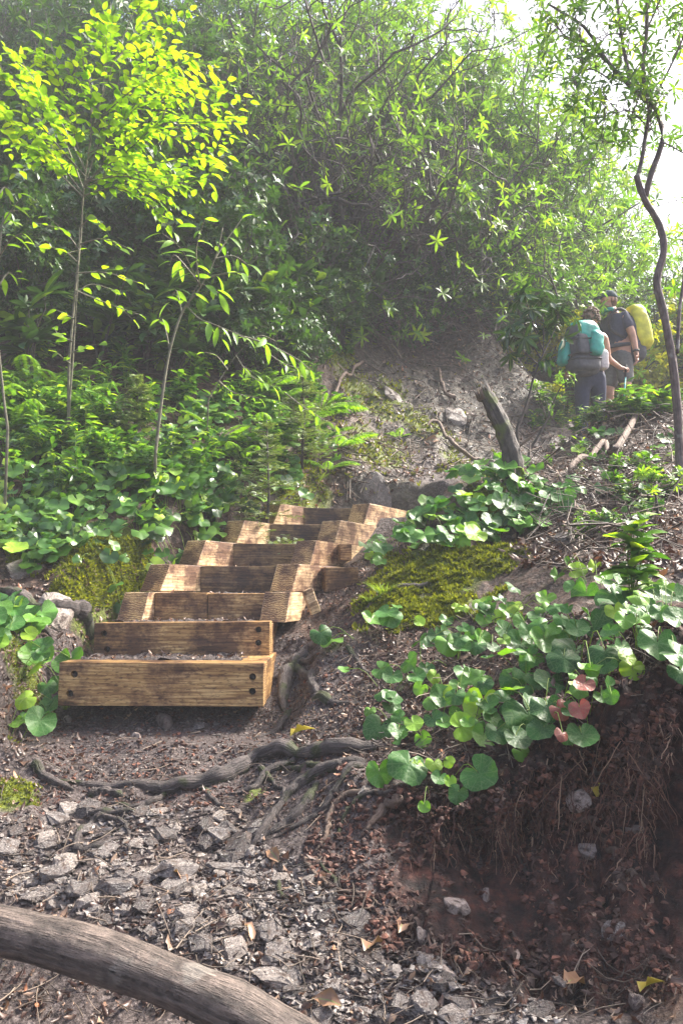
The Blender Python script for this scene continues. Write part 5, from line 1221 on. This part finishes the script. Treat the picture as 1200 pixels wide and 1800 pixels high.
YE = [shrub_proto(230 + i, 2.0, 6, .8, OVATE, .12, 6, 2, 'yellow') for i in range(2)]
PN = ('leaves', 'branches')
def bush(name, protos, x, y, s, label, cat, group=None, sz=1.0, dz=-.05, tilt=(0, 0)):
    return place(name, protos, (x, y, float(H(x, y)) + dz), s, rr.uniform(0, 6.28), label, cat, group, PN, tilt, sz, rr)
# laurel band at the bottom of the thicket
LBG = 'laurel bushes at the foot of the thicket'
for px, d, s in [(10, 7.2, 1.0), (90, 7.6, 1.0), (170, 7.3, .9), (250, 7.7, 1.0), (330, 7.4, 1.0), (410, 7.8, 1.1), (480, 7.9, 1.0), (540, 8.1, .9), (600, 8.5, .8), (60, 8.6, 1.3), (200, 8.6, 1.3), (340, 8.8, 1.3), (460, 9.0, 1.3), (560, 9.2, 1.1), (-60, 8, 1.3),
                 (380, 6.9, .7), (460, 7.0, .7), (520, 7.5, .6), (-20, 6.6, .8), (60, 6.8, .7), (300, 6.6, .55)]:
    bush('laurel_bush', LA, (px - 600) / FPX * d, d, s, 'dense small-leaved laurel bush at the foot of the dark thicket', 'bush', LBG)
for px, d, s, lb in [(720, 9.4, .9, 'rounded laurel bush hanging over the centre bank'), (800, 9.7, .9, 'laurel bush right of the rounded one above the bank'), (860, 10.4, .8, 'laurel bush at the right end of the bank'), (660, 9.1, .7, 'laurel bush at the left of the bank top'), (760, 9.9, .9, 'laurel bush behind the rounded one above the bank'), (840, 10.0, .7, 'low laurel bush near the right end of the bank top'), (690, 8.9, .6, 'dark laurel bush spilling down the bank below the rounded one'), (750, 9.1, .6, 'laurel bush spilling down the middle of the bank top'), (815, 9.4, .55, 'laurel bush spilling over the right part of the bank top'), (870, 9.8, .5, 'small laurel bush above the broken stump'), (610, 8.7, .6, 'small laurel bush at the left shoulder of the bank')]:
    bush('laurel_bush', LA, (px - 600) / FPX * d, d, s, lb, 'bush', None, 1.1)
for px, d, s in [(560, 8.9, 1.0), (620, 9.1, 1.05), (690, 9.3, 1.05), (760, 9.8, 1.0), (500, 9.4, 1.1), (830, 10.2, .9), (640, 9.9, 1.1), (440, 9.0, 1.0), (560, 10.3, 1.1), (720, 10.6, 1.1)]:
    bush('rhododendron', BARE, (px - 600) / FPX * d, d, s, 'rhododendron with mostly bare tangled stems in the middle of the thicket', 'shrub', 'bare-stemmed rhododendrons in mid thicket')
for px, d, s in [(780, 10.9, 1.0), (860, 10.6, .95), (440, 9.8, 1.0), (320, 9.8, 1.0), (200, 9.5, .95), (80, 9.4, 1.0), (-40, 9.2, 1.0), (660, 11.6, 1.0), (920, 11.2, .85), (760, 12, 1.0), (500, 11.6, 1.0), (380, 11.4, 1.1), (250, 11.2, 1.1), (120, 11, 1.1), (0, 11, 1.1), (860, 12.2, 1.0), (960, 11.8, .85), (1010, 12.2, .8), (910, 10.4, .75)]:
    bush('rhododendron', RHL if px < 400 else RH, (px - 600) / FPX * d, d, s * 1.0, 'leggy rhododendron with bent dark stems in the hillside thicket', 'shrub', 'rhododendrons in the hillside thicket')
for px, d, s in [(300, 12.5, 1.0), (420, 12.2, 1.0), (520, 12.6, 1.1), (620, 12.4, 1.0), (720, 12.8, 1.1), (820, 13, 1.0), (900, 13.5, .9), (180, 12.4, 1.0), (60, 12.4, 1.0), (-60, 12.5, 1.1), (360, 14.5, 1.3), (520, 14.8, 1.3), (680, 15, 1.3), (820, 15.2, 1.2), (200, 14.5, 1.3), (40, 14.3, 1.3), (930, 15.5, 1.0), (880, 11.5, .9), (960, 12.5, .85), (930, 12.6, 1.0), (840, 11.8, 1.25), (900, 12.3, 1.3), (960, 13, 1.3), (990, 14, 1.3), (780, 12.2, 1.2), (1030, 13.2, 1.0)]:
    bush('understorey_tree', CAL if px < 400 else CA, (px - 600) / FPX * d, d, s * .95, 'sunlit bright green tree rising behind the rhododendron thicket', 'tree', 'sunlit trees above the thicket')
for px, d, s, lb in [(1100, 11.6, 1.0, 'yellow bush rising over the yellow backpack'), (930, 10.5, .75, 'yellow green bush left of the hikers on the bend'), (1075, 13.5, 1.15, 'yellow bush directly behind the hikers heads'), (1010, 12.0, .8, 'pale yellow green bush behind the near hiker pack'), (1165, 12.5, 1.5, 'yellow green bush right of the yellow pack'), (960, 9.6, .45, 'low bright bush at the edge of the path bend'), (1180, 9.0, .5, 'low bush right of the far hiker by the crooked tree')]:
    bush('bush', YE, (px - 600) / FPX * d, d, s, lb, 'bush', None, .9)
for px, d, s, lb in [(1160, 12.6, .95, 'light green tree right of the crooked trunk behind the hikers'), (1230, 12.0, .95, 'light green tree cut off by the right edge'), (1085, 14, .8, 'light green tree behind the tall hiker'), (1100, 17, .7, 'hazy tree far behind the hikers'), (1190, 16, .75, 'hazy grey green tree at the far right'), (980, 17, .8, 'hazy tree left of the gap of sky'), (1250, 14, .7, 'hazy tree beyond the right edge'), (1010, 22, 1.0, 'farthest pale tree in the gap')]:
    bush('far_tree', CA, (px - 600) / FPX * d, d, s, lb, 'tree', None, .8)
scat('leafy_plant', SEED, [(955, 725), (1190, 700), (1190, 745), (960, 765)], 17, (.28, .52), 'yellow green seedling screening the hikers legs', 'plant', 'seedlings screening the hikers legs', LP, sz=(.6, .8))
scat('leafy_plant', SEED, [(900, 760), (1190, 760), (1200, 960), (1000, 960), (930, 880)], 24, (.08, .22), 'little bright seedling among the twigs on the right mound', 'plant', 'seedlings among the twigs', LP)
scat('leafy_plant', SEEDR, [(560, 570), (720, 550), (900, 545), (890, 585), (720, 600), (600, 640)], 36, (.4, .8), 'shrubby seedling along the top edge of the centre bank', 'plant', 'seedlings along the bank top', LP)

# @@PART4

# ------------------------------------------------------------------ hikers
def skin(name, joints, edges, mat, parent, root_=0, sub=2, extra=None):
    """joints: name -> (x,y,z,r[,r2])"""
    names = list(joints); me = bpy.data.meshes.new(name)
    me.from_pydata([joints[n][:3] for n in names], [(names.index(a), names.index(b)) for a, b in edges], [])
    o = bpy.data.objects.new(name, me); col.objects.link(o)
    md = o.modifiers.new('s', 'SKIN'); md.use_smooth_shade = True
    for i, n in enumerate(names):
        v = me.skin_vertices[0].data[i]; j = joints[n]; v.radius = (j[3], j[4] if len(j) > 4 else j[3]); v.use_root = (n == root_ or i == root_)
    sb = o.modifiers.new('u', 'SUBSURF'); sb.levels = sub; sb.render_levels = sub
    dg = bpy.context.evaluated_depsgraph_get(); dg.update(); nm = bpy.data.meshes.new_from_object(o.evaluated_get(dg))
    o.modifiers.clear(); o.data = nm; nm.materials.clear(); nm.materials.append(mat)
    if extra:
        bm = bmesh.new(); bm.from_mesh(nm); extra(bm); bm.to_mesh(nm); bm.free()
    for p_ in nm.polygons: p_.use_smooth = True
    o.parent = parent; return o
def ell(bm, c, r, rot=(0, 0, 0), seg=16, noise=0.0, rg_=random.Random(1)):
    m = Matrix.Translation(c) @ Matrix.Rotation(rot[2], 4, 'Z') @ Matrix.Rotation(rot[0], 4, 'X') @ Matrix.Rotation(rot[1], 4, 'Y') @ Matrix.Diagonal((*r, 1))
    res = bmesh.ops.create_uvsphere(bm, u_segments=seg, v_segments=seg * 3 // 4, radius=1.0, matrix=m)
    if noise:
        for v in res['verts']: v.co += (v.co - Vector(c)) * rg_.uniform(-noise, noise)
    return res['verts']
def bm_obj(name, fn, mat, parent, sub=0):
    bm = bmesh.new(); fn(bm); me = bpy.data.meshes.new(name); bm.to_mesh(me); bm.free(); me.materials.append(mat)
    for p_ in me.polygons: p_.use_smooth = True
    o = bpy.data.objects.new(name, me); col.objects.link(o); o.parent = parent
    if sub: m_ = o.modifiers.new('u', 'SUBSURF'); m_.levels = sub; m_.render_levels = sub
    return o
def sbox(bm, c, s, rot=(0, 0, 0), taper=1.0, e=.35, nz=0.0, seed=0):
    """rounded superellipsoid box"""
    rg_ = random.Random(seed); vs = ell(bm, (0, 0, 0), (1, 1, 1), seg=24)
    m = Matrix.Translation(c) @ Matrix.Rotation(rot[2], 4, 'Z') @ Matrix.Rotation(rot[0], 4, 'X') @ Matrix.Rotation(rot[1], 4, 'Y')
    for v in vs:
        q = [math.copysign(abs(x) ** e, x) for x in v.co]; mx = 1.0
        q = Vector(q) ; t = 1 + (taper - 1) * (q.z * .5 + .5)
        q = Vector((q.x * s[0] * t, q.y * s[1] * t, q.z * s[2])); n_ = 1 + nz * (math.sin(q.z * 60 + q.x * 25 + seed) + .6 * math.sin(q.x * 80 - q.z * 30))
        v.co = m @ Vector((q.x * n_, q.y * n_, q.z))
def head_fn(c, yaw, s=1.0):
    def f(bm):
        c_, s_ = math.cos(yaw), math.sin(yaw)
        def W(x, y, z): return (c[0] + (x * c_ - y * s_) * s, c[1] + (x * s_ + y * c_) * s, c[2] + z * s)   # local +Y is where the face looks
        ell(bm, W(0, 0, .015), (.075 * s, .092 * s, .10 * s), (0, 0, yaw)); ell(bm, W(0, .022, -.05), (.055 * s, .065 * s, .06 * s), (0, 0, yaw))
        ell(bm, W(0, .098, -.012), (.011 * s, .018 * s, .02 * s), (0, 0, yaw), 8)
        for q in (-1, 1):
            ell(bm, W(q * .076, -.005, .0), (.009 * s, .018 * s, .028 * s), (0, 0, yaw), 8); ell(bm, W(q * .03, .083, .012), (.012 * s, .008 * s, .007 * s), (0, 0, yaw), 8)
        ell(bm, W(0, .085, -.052), (.022 * s, .008 * s, .007 * s), (0, 0, yaw), 8)
    return f
def hand(J, E, w, wr, d, palm_n, curl=.5, s=1.0, tag_='r'):
    """adds palm and five bent fingers after wrist joint w; d along the hand, palm_n = palm normal"""
    W_ = Vector(w); d = Vector(d).normalized(); n_ = Vector(palm_n).normalized(); sd_ = d.cross(n_).normalized()
    pm = W_ + d * .045 * s; J[tag_ + 'palm'] = (*pm, .026 * s, .015 * s); E.append((wr, tag_ + 'palm'))
    kn = W_ + d * .08 * s; J[tag_ + 'kn'] = (*kn, .028 * s, .013 * s); E.append((tag_ + 'palm', tag_ + 'kn'))
    for i, (off, ln) in enumerate(((-.028, .062), (-.009, .072), (.010, .068), (.028, .055))):
        a = kn + sd_ * off * s + d * .012; b = a + (d * math.cos(curl) + n_ * math.sin(curl)) * ln * .5 * s; c_ = b + (d * math.cos(curl * 2.4) + n_ * math.sin(curl * 2.4)) * ln * .5 * s
        for q, P in enumerate((a, b, c_)): J[f'{tag_}f{i}{q}'] = (*P, (.009, .0085, .007)[q] * s)
        E.append((tag_ + 'kn', f'{tag_}f{i}0')); E.append((f'{tag_}f{i}0', f'{tag_}f{i}1')); E.append((f'{tag_}f{i}1', f'{tag_}f{i}2'))
    a = pm - sd_ * .032 * s + n_ * .006; b = a + (d * .6 - sd_ * .5 + n_ * .5).normalized() * .035 * s; J[tag_ + 't0'] = (*a, .011 * s); J[tag_ + 't1'] = (*b, .009 * s)
    E.append((tag_ + 'palm', tag_ + 't0')); E.append((tag_ + 't0', tag_ + 't1'))

def hiker_near():
    x, y = (1052 - 600) / FPX * 8.7, 8.8; z = at(1060, 541, 8.8).z - 1.66
    e = empty('person', (x, y, z)); tag(e, 'curly-haired hiker in white tank top seen from behind holding a pole', 'person', 'two hikers on the path')
    J = dict(pel=(0, 0, .93, .14, .11), wa=(.0, .01, 1.08, .115, .09), ch=(.02, .03, 1.26, .14, .10), nb=(.04, .05, 1.40, .07, .06), nk=(.045, .06, 1.45, .048), hd=(.05, .07, 1.52, .05),
             ls=(-.13, .02, 1.355, .055), le=(-.22, .04, 1.10, .040), lw=(-.17, .25, 1.0, .027), rs=(.19, .06, 1.355, .055), re=(.235, .10, 1.10, .040), rw=(.43, .24, 1.03, .027),
             lh=(-.09, 0, .87, .088), lk=(-.10, .03, .48, .058), la=(-.10, 0, .09, .038), lt=(-.10, .16, .035, .035), rh=(.09, 0, .87, .088), rk=(.11, .10, .50, .058), ra=(.11, .05, .10, .038), rt=(.11, .20, .05, .035))
    E = [('pel', 'wa'), ('wa', 'ch'), ('ch', 'nb'), ('nb', 'nk'), ('nk', 'hd'), ('ch', 'ls'), ('ls', 'le'), ('le', 'lw'), ('ch', 'rs'), ('rs', 're'), ('re', 'rw'), ('pel', 'lh'), ('lh', 'lk'), ('lk', 'la'), ('la', 'lt'), ('pel', 'rh'), ('rh', 'rk'), ('rk', 'ra'), ('ra', 'rt')]
    hand(J, E, J['rw'][:3], 'rw', (.75, .45, .1), (-.1, .2, -1), 1.0, 1.0, 'r'); hand(J, E, J['lw'][:3], 'lw', (.2, 1, 0), (0, 0, -1), .6, 1.0, 'l')
    hc = (.055, .075, 1.555); yaw = R(-35)
    skin('body', J, E, M['skin'], e, 'pel', 2, head_fn(hc, yaw, .98))
    def hair(bm):
        rg_ = random.Random(4)
        for i in range(150):
            a = rg_.uniform(0, 6.28); el = rg_.uniform(-.5, 1.5); d = Vector((math.cos(a) * math.cos(el), math.sin(a) * math.cos(el), math.sin(el)))
            f = Vector((-math.sin(yaw), math.cos(yaw), 0))
            if d.dot(f) > .45 and d.z < .55: continue
            c = Vector(hc) + Vector((d.x * .088, d.y * .10, d.z * .105 + .02)) - f * .008
            r = rg_.uniform(.014, .026); bmesh.ops.create_icosphere(bm, subdivisions=1, radius=r, matrix=Matrix.Translation(c) @ Matrix.Diagonal((1, 1, rg_.uniform(.6, 1.2), 1)))
    bm_obj('hair', hair, M['hair'], e)
    T1 = dict(wa=(0, .01, 1.0, .132, .105), a=(.0, .015, 1.12, .122, .10), ch=(.02, .03, 1.26, .148, .112), s=(.03, .045, 1.34, .11, .085), sl=(-.08, .03, 1.385, .036, .045), sr=(.14, .05, 1.385, .036, .045))
    skin('tank_top', T1, [('wa', 'a'), ('a', 'ch'), ('ch', 's'), ('s', 'sl'), ('s', 'sr')], M['white'], e, 'wa')
    S1 = dict(w=(0, .005, 1.02, .125, .10), p=(0, 0, .92, .158, .13), l=(-.09, .0, .80, .105), l2=(-.10, .03, .50, .078), l3=(-.10, .0, .14, .055), r=(.09, .01, .80, .105), r2=(.11, .10, .50, .078), r3=(.11, .05, .15, .055))
    skin('leggings', S1, [('w', 'p'), ('p', 'l'), ('l', 'l2'), ('l2', 'l3'), ('p', 'r'), ('r', 'r2'), ('r2', 'r3')], M['navy'], e, 'w')
    for q, (bx, by, bz) in enumerate(((-.10, 0, .0), (.11, .06, .015))):
        skin('boot', dict(a=(bx, by, bz + .17, .052), b=(bx, by, bz + .06, .058), c=(bx, by + .10, bz + .045, .05), d=(bx, by + .19, bz + .035, .04)), [('a', 'b'), ('b', 'c'), ('c', 'd')], M['boot'], e, 'a')
    # backpack: a thing of its own, carried on the back
    b = empty('backpack', (x, y, z)); tag(b, 'big grey backpack with teal rain cover slumped on the curly-haired hiker', 'backpack')
    cx, cy, ry = -.13, -.16, R(-6)
    bm_obj('pack_body', lambda bm: (sbox(bm, (cx, cy, 1.12), (.195, .13, .29), (R(6), ry, R(22)), .92, .5, .012, 2), sbox(bm, (cx - .01, cy - .03, .95), (.185, .12, .09), (0, ry, R(22)), 1, .5, .015, 5)), M['packgrey'], b)
    def cover(bm): sbox(bm, (cx + .01, cy - .01, 1.27), (.205, .15, .175), (R(8), R(-10), R(22)), .78, .6, .035, 7)
    bm_obj('rain_cover', cover, M['teal'], b)
    bm_obj('rain_cover', lambda bm: (sbox(bm, (cx + .11, cy - .07, 1.17), (.09, .10, .15), (0, R(4), R(22)), .9, .6, .05, 3), sbox(bm, (cx - .20, cy - .02, 1.10), (.055, .09, .17), (0, R(12), R(22)), .8, .6, .05, 4)), M['teal'], b)
    bm_obj('pocket', lambda bm: sbox(bm, (cx - .04, cy - .135, 1.14), (.085, .05, .12), (0, ry, R(22)), .8, .5, .02, 8), M['packgrey'], b)
    bm_obj('side_pocket', lambda bm: sbox(bm, (.10, -.09, 1.03), (.07, .07, .12), (0, 0, R(22)), .9, .5, .03, 9), M['white'], b)
    def straps(bm):
        for dz in (1.21, 1.05, .99): sbox(bm, (cx - .01, cy - .02, dz), (.205, .148, .007), (0, ry, R(22)), 1, .5)
    bm_obj('compression_strap', straps, M['strap'], b)
    T = Tri(); T.tube(smooth([(-.03, -.05, 1.30), (.07, .02, 1.43), (.12, .12, 1.36), (.13, .13, 1.2), (.13, -.02, 1.08)], 14), .018, 6); o = T.build('shoulder_strap', M['strap']); o.parent = b
    T = Tri(); T.tube(smooth([(-.15, -.05, 1.02), (.0, -.12, 1.0), (.14, -.03, 1.0), (.15, .08, 1.0), (0, .13, 1.0)], 14), .024, 6); o = T.build('hip_belt', M['strap']); o.parent = b
    hx = Vector(J['rkn'][:3]) + Vector((0, .0, -.02))
    p_ = empty('trekking_pole', (x + hx.x, y + hx.y, z + hx.z)); tag(p_, 'teal trekking pole held in the curly-haired hiker right hand', 'pole')
    gz = float(H(x + hx.x + .0, y + hx.y + .08)) - (z + hx.z)
    T = Tri(); T.tube([(0, -.01, .06), (0, 0, 0), (0, .01, -.08)], [.017, .015, .014], 8); o = T.build('grip', M['strap']); o.parent = p_
    T = Tri(); T.tube([(0, .01, -.08), (-.03, .05, -.45), (-.05, .08, gz)], [.009, .009, .006], 8); o = T.build('shaft', M['pole']); o.parent = p_
    T = Tri(); T.tube([(-.049, .078, gz + .08), (-.05, .079, gz + .07)], [.03, .03], 10); o = T.build('basket', M['strap']); o.parent = p_
hiker_near()
def hiker_far():
    x, y = (1098 - 600) / FPX * 9.85, 9.85; z = at(1078, 513, 9.85).z - 1.80
    e = empty('person', (x, y, z)); tag(e, 'tall hiker in dark cap and navy t-shirt standing behind the other', 'person', 'two hikers on the path')
    # turned to face the left of the view and slightly back towards the camera
    J = dict(pel=(0, 0, 1.0, .12, .12), wa=(-.0, 0, 1.14, .12, .13), ch=(-.02, -.01, 1.34, .14, .16), nb=(-.04, -.02, 1.49, .08, .08), nk=(-.06, -.025, 1.54, .055), hd=(-.08, -.03, 1.62, .055),
             ls=(.05, -.15, 1.43, .065), le=(.12, -.21, 1.15, .048), lw=(.14, -.24, .93, .033), rs=(-.10, .13, 1.43, .065), re=(-.16, .2, 1.14, .048), rw=(-.27, .14, .98, .033),
             lh=(.05, -.08, .93, .095), lk=(.05, -.10, .52, .065), la=(.07, -.10, .09, .042), lt=(-.08, -.14, .035, .038), rh=(-.05, .08, .93, .095), rk=(-.10, .10, .52, .065), ra=(-.06, .11, .09, .042), rt=(-.21, .10, .035, .038))
    E = [('pel', 'wa'), ('wa', 'ch'), ('ch', 'nb'), ('nb', 'nk'), ('nk', 'hd'), ('ch', 'ls'), ('ls', 'le'), ('le', 'lw'), ('ch', 'rs'), ('rs', 're'), ('re', 'rw'), ('pel', 'lh'), ('lh', 'lk'), ('lk', 'la'), ('la', 'lt'), ('pel', 'rh'), ('rh', 'rk'), ('rk', 'ra'), ('ra', 'rt')]
    hand(J, E, J['lw'][:3], 'lw', (.03, -.1, -1), (-1, .1, 0), .45, 1.1, 'l'); hand(J, E, J['rw'][:3], 'rw', (-.6, -.3, -.5), (0, -.6, .4), .8, 1.1, 'r')
    hc = (-.105, -.04, 1.665); yaw = R(105)
    skin('body', J, E, M['skin'], e, 'pel', 2, head_fn(hc, yaw, 1.08))
    def cap(bm):
        vs = ell(bm, (hc[0] + .005, hc[1], hc[2] + .035), (.105, .092, .105), (0, 0, 0), 20)
        for v in list(vs):
            if v.co.z < hc[2] + .03: v.co.z = hc[2] + .03
        sbox(bm, (hc[0] - .13, hc[1] - .02, hc[2] + .035), (.065, .065, .006), (0, R(-8), R(10)), 1, .6)
    bm_obj('cap', cap, M['cap'], e)
    def hr(bm): ell(bm, (hc[0] + .03, hc[1], hc[2] - .0), (.075, .086, .085), (0, 0, 0), 14, .03); ell(bm, (hc[0] - .06, hc[1] - .01, hc[2] - .085), (.045, .055, .03), (0, 0, 0), 12, .1)
    bm_obj('hair', hr, M['hair'], e)
    T1 = dict(h=(0, 0, .93, .140, .150), wa=(-.0, 0, 1.14, .138, .15), ch=(-.02, -.01, 1.34, .155, .175), nb=(-.03, -.015, 1.47, .085, .10), ls=(.05, -.155, 1.425, .078), le=(.095, -.19, 1.24, .070), rs=(-.10, .135, 1.425, .078), re=(-.14, .18, 1.24, .07))
    skin('t_shirt', T1, [('h', 'wa'), ('wa', 'ch'), ('ch', 'nb'), ('ch', 'ls'), ('ls', 'le'), ('ch', 'rs'), ('rs', 're')], M['shirt'], e, 'h')
    S1 = dict(w=(0, 0, 1.08, .125, .13), p=(0, 0, .96, .145, .15), l=(.05, -.08, .84, .115), l2=(.05, -.10, .56, .095), r=(-.05, .08, .84, .115), r2=(-.09, .10, .56, .095))
    skin('shorts', S1, [('w', 'p'), ('p', 'l'), ('l', 'l2'), ('p', 'r'), ('r', 'r2')], M['shorts'], e, 'w')
    for bx, by in ((.07, -.10), (-.06, .11)):
        skin('boot', dict(a=(bx, by, .17, .055), b=(bx, by, .06, .06), c=(bx - .10, by - .02, .05, .052), d=(bx - .2, by - .03, .04, .042)), [('a', 'b'), ('b', 'c'), ('c', 'd')], M['boot'], e, 'a')
    T = Tri(); T.tube(smooth([(hc[0] + .03, -.11, 1.53), (hc[0] - .04, -.10, 1.53), (hc[0] - .07, -.02, 1.52), (hc[0] - .03, .06, 1.53)], 10), .028, 8, wob=.3, rng=rq); o = T.build('neck_scarf', M['teal']); o.parent = e
    T = Tri(); T.tube([(.138, -.238, .972), (.139, -.239, .945)], [.041, .041], 12); o = T.build('wristband', M['strap']); o.parent = e
    b = empty('backpack', (x, y, z)); tag(b, 'backpack under a bright yellow rain cover on the tall hiker', 'backpack')
    bm_obj('rain_cover', lambda bm: (sbox(bm, (.25, .0, 1.32), (.135, .19, .30), (0, R(-10), R(12)), .80, .55, .03, 12)), M['yellowcloth'], b)
    bm_obj('pack_body', lambda bm: sbox(bm, (.19, .0, 1.18), (.11, .165, .30), (0, R(-6), R(12)), .9, .5, .01, 13), M['packgrey'], b)
    T = Tri(); T.tube(smooth([(.12, -.11, 1.46), (.0, -.13, 1.53), (-.12, -.12, 1.45), (-.13, -.12, 1.28), (.02, -.17, 1.15)], 14), .02, 6); o = T.build('shoulder_strap', M['strap']); o.parent = b
    T = Tri(); T.tube(smooth([(.1, -.13, 1.08), (-.03, -.16, 1.06), (-.15, -.08, 1.06), (-.16, .05, 1.06)], 14), .026, 6); o = T.build('hip_belt', M['packgrey']); o.parent = b
hiker_far()

# ------------------------------------------------------------------ haze
hb = bmesh.new(); bmesh.ops.create_cube(hb, size=1.0)
ZMIN = float(ZZ.min()) - 1.0; ZMAX = 14.5
me = bpy.data.meshes.new('haze'); hb.to_mesh(me); hb.free(); hz = bpy.data.objects.new('haze', me); col.objects.link(hz)
hz.scale = (GX[-1] - GX[0] + 4, GY[-1] - GY[0] + 4, ZMAX - ZMIN); hz.location = ((GX[-1] + GX[0]) / 2, (GY[-1] + GY[0]) / 2, (ZMAX + ZMIN) / 2)
hm = bpy.data.materials.new('haze'); hm.use_nodes = True; hn = hm.node_tree.nodes; hn.remove(hn['Principled BSDF'])
pv = hn.new('ShaderNodeVolumePrincipled'); pv.inputs['Density'].default_value = HAZE; pv.inputs['Color'].default_value = (.93, .95, 1, 1); pv.inputs['Anisotropy'].default_value = -.1
hm.node_tree.links.new(pv.outputs[0], hn['Material Output'].inputs['Volume']); me.materials.append(hm); tag(hz, kind='stuff')
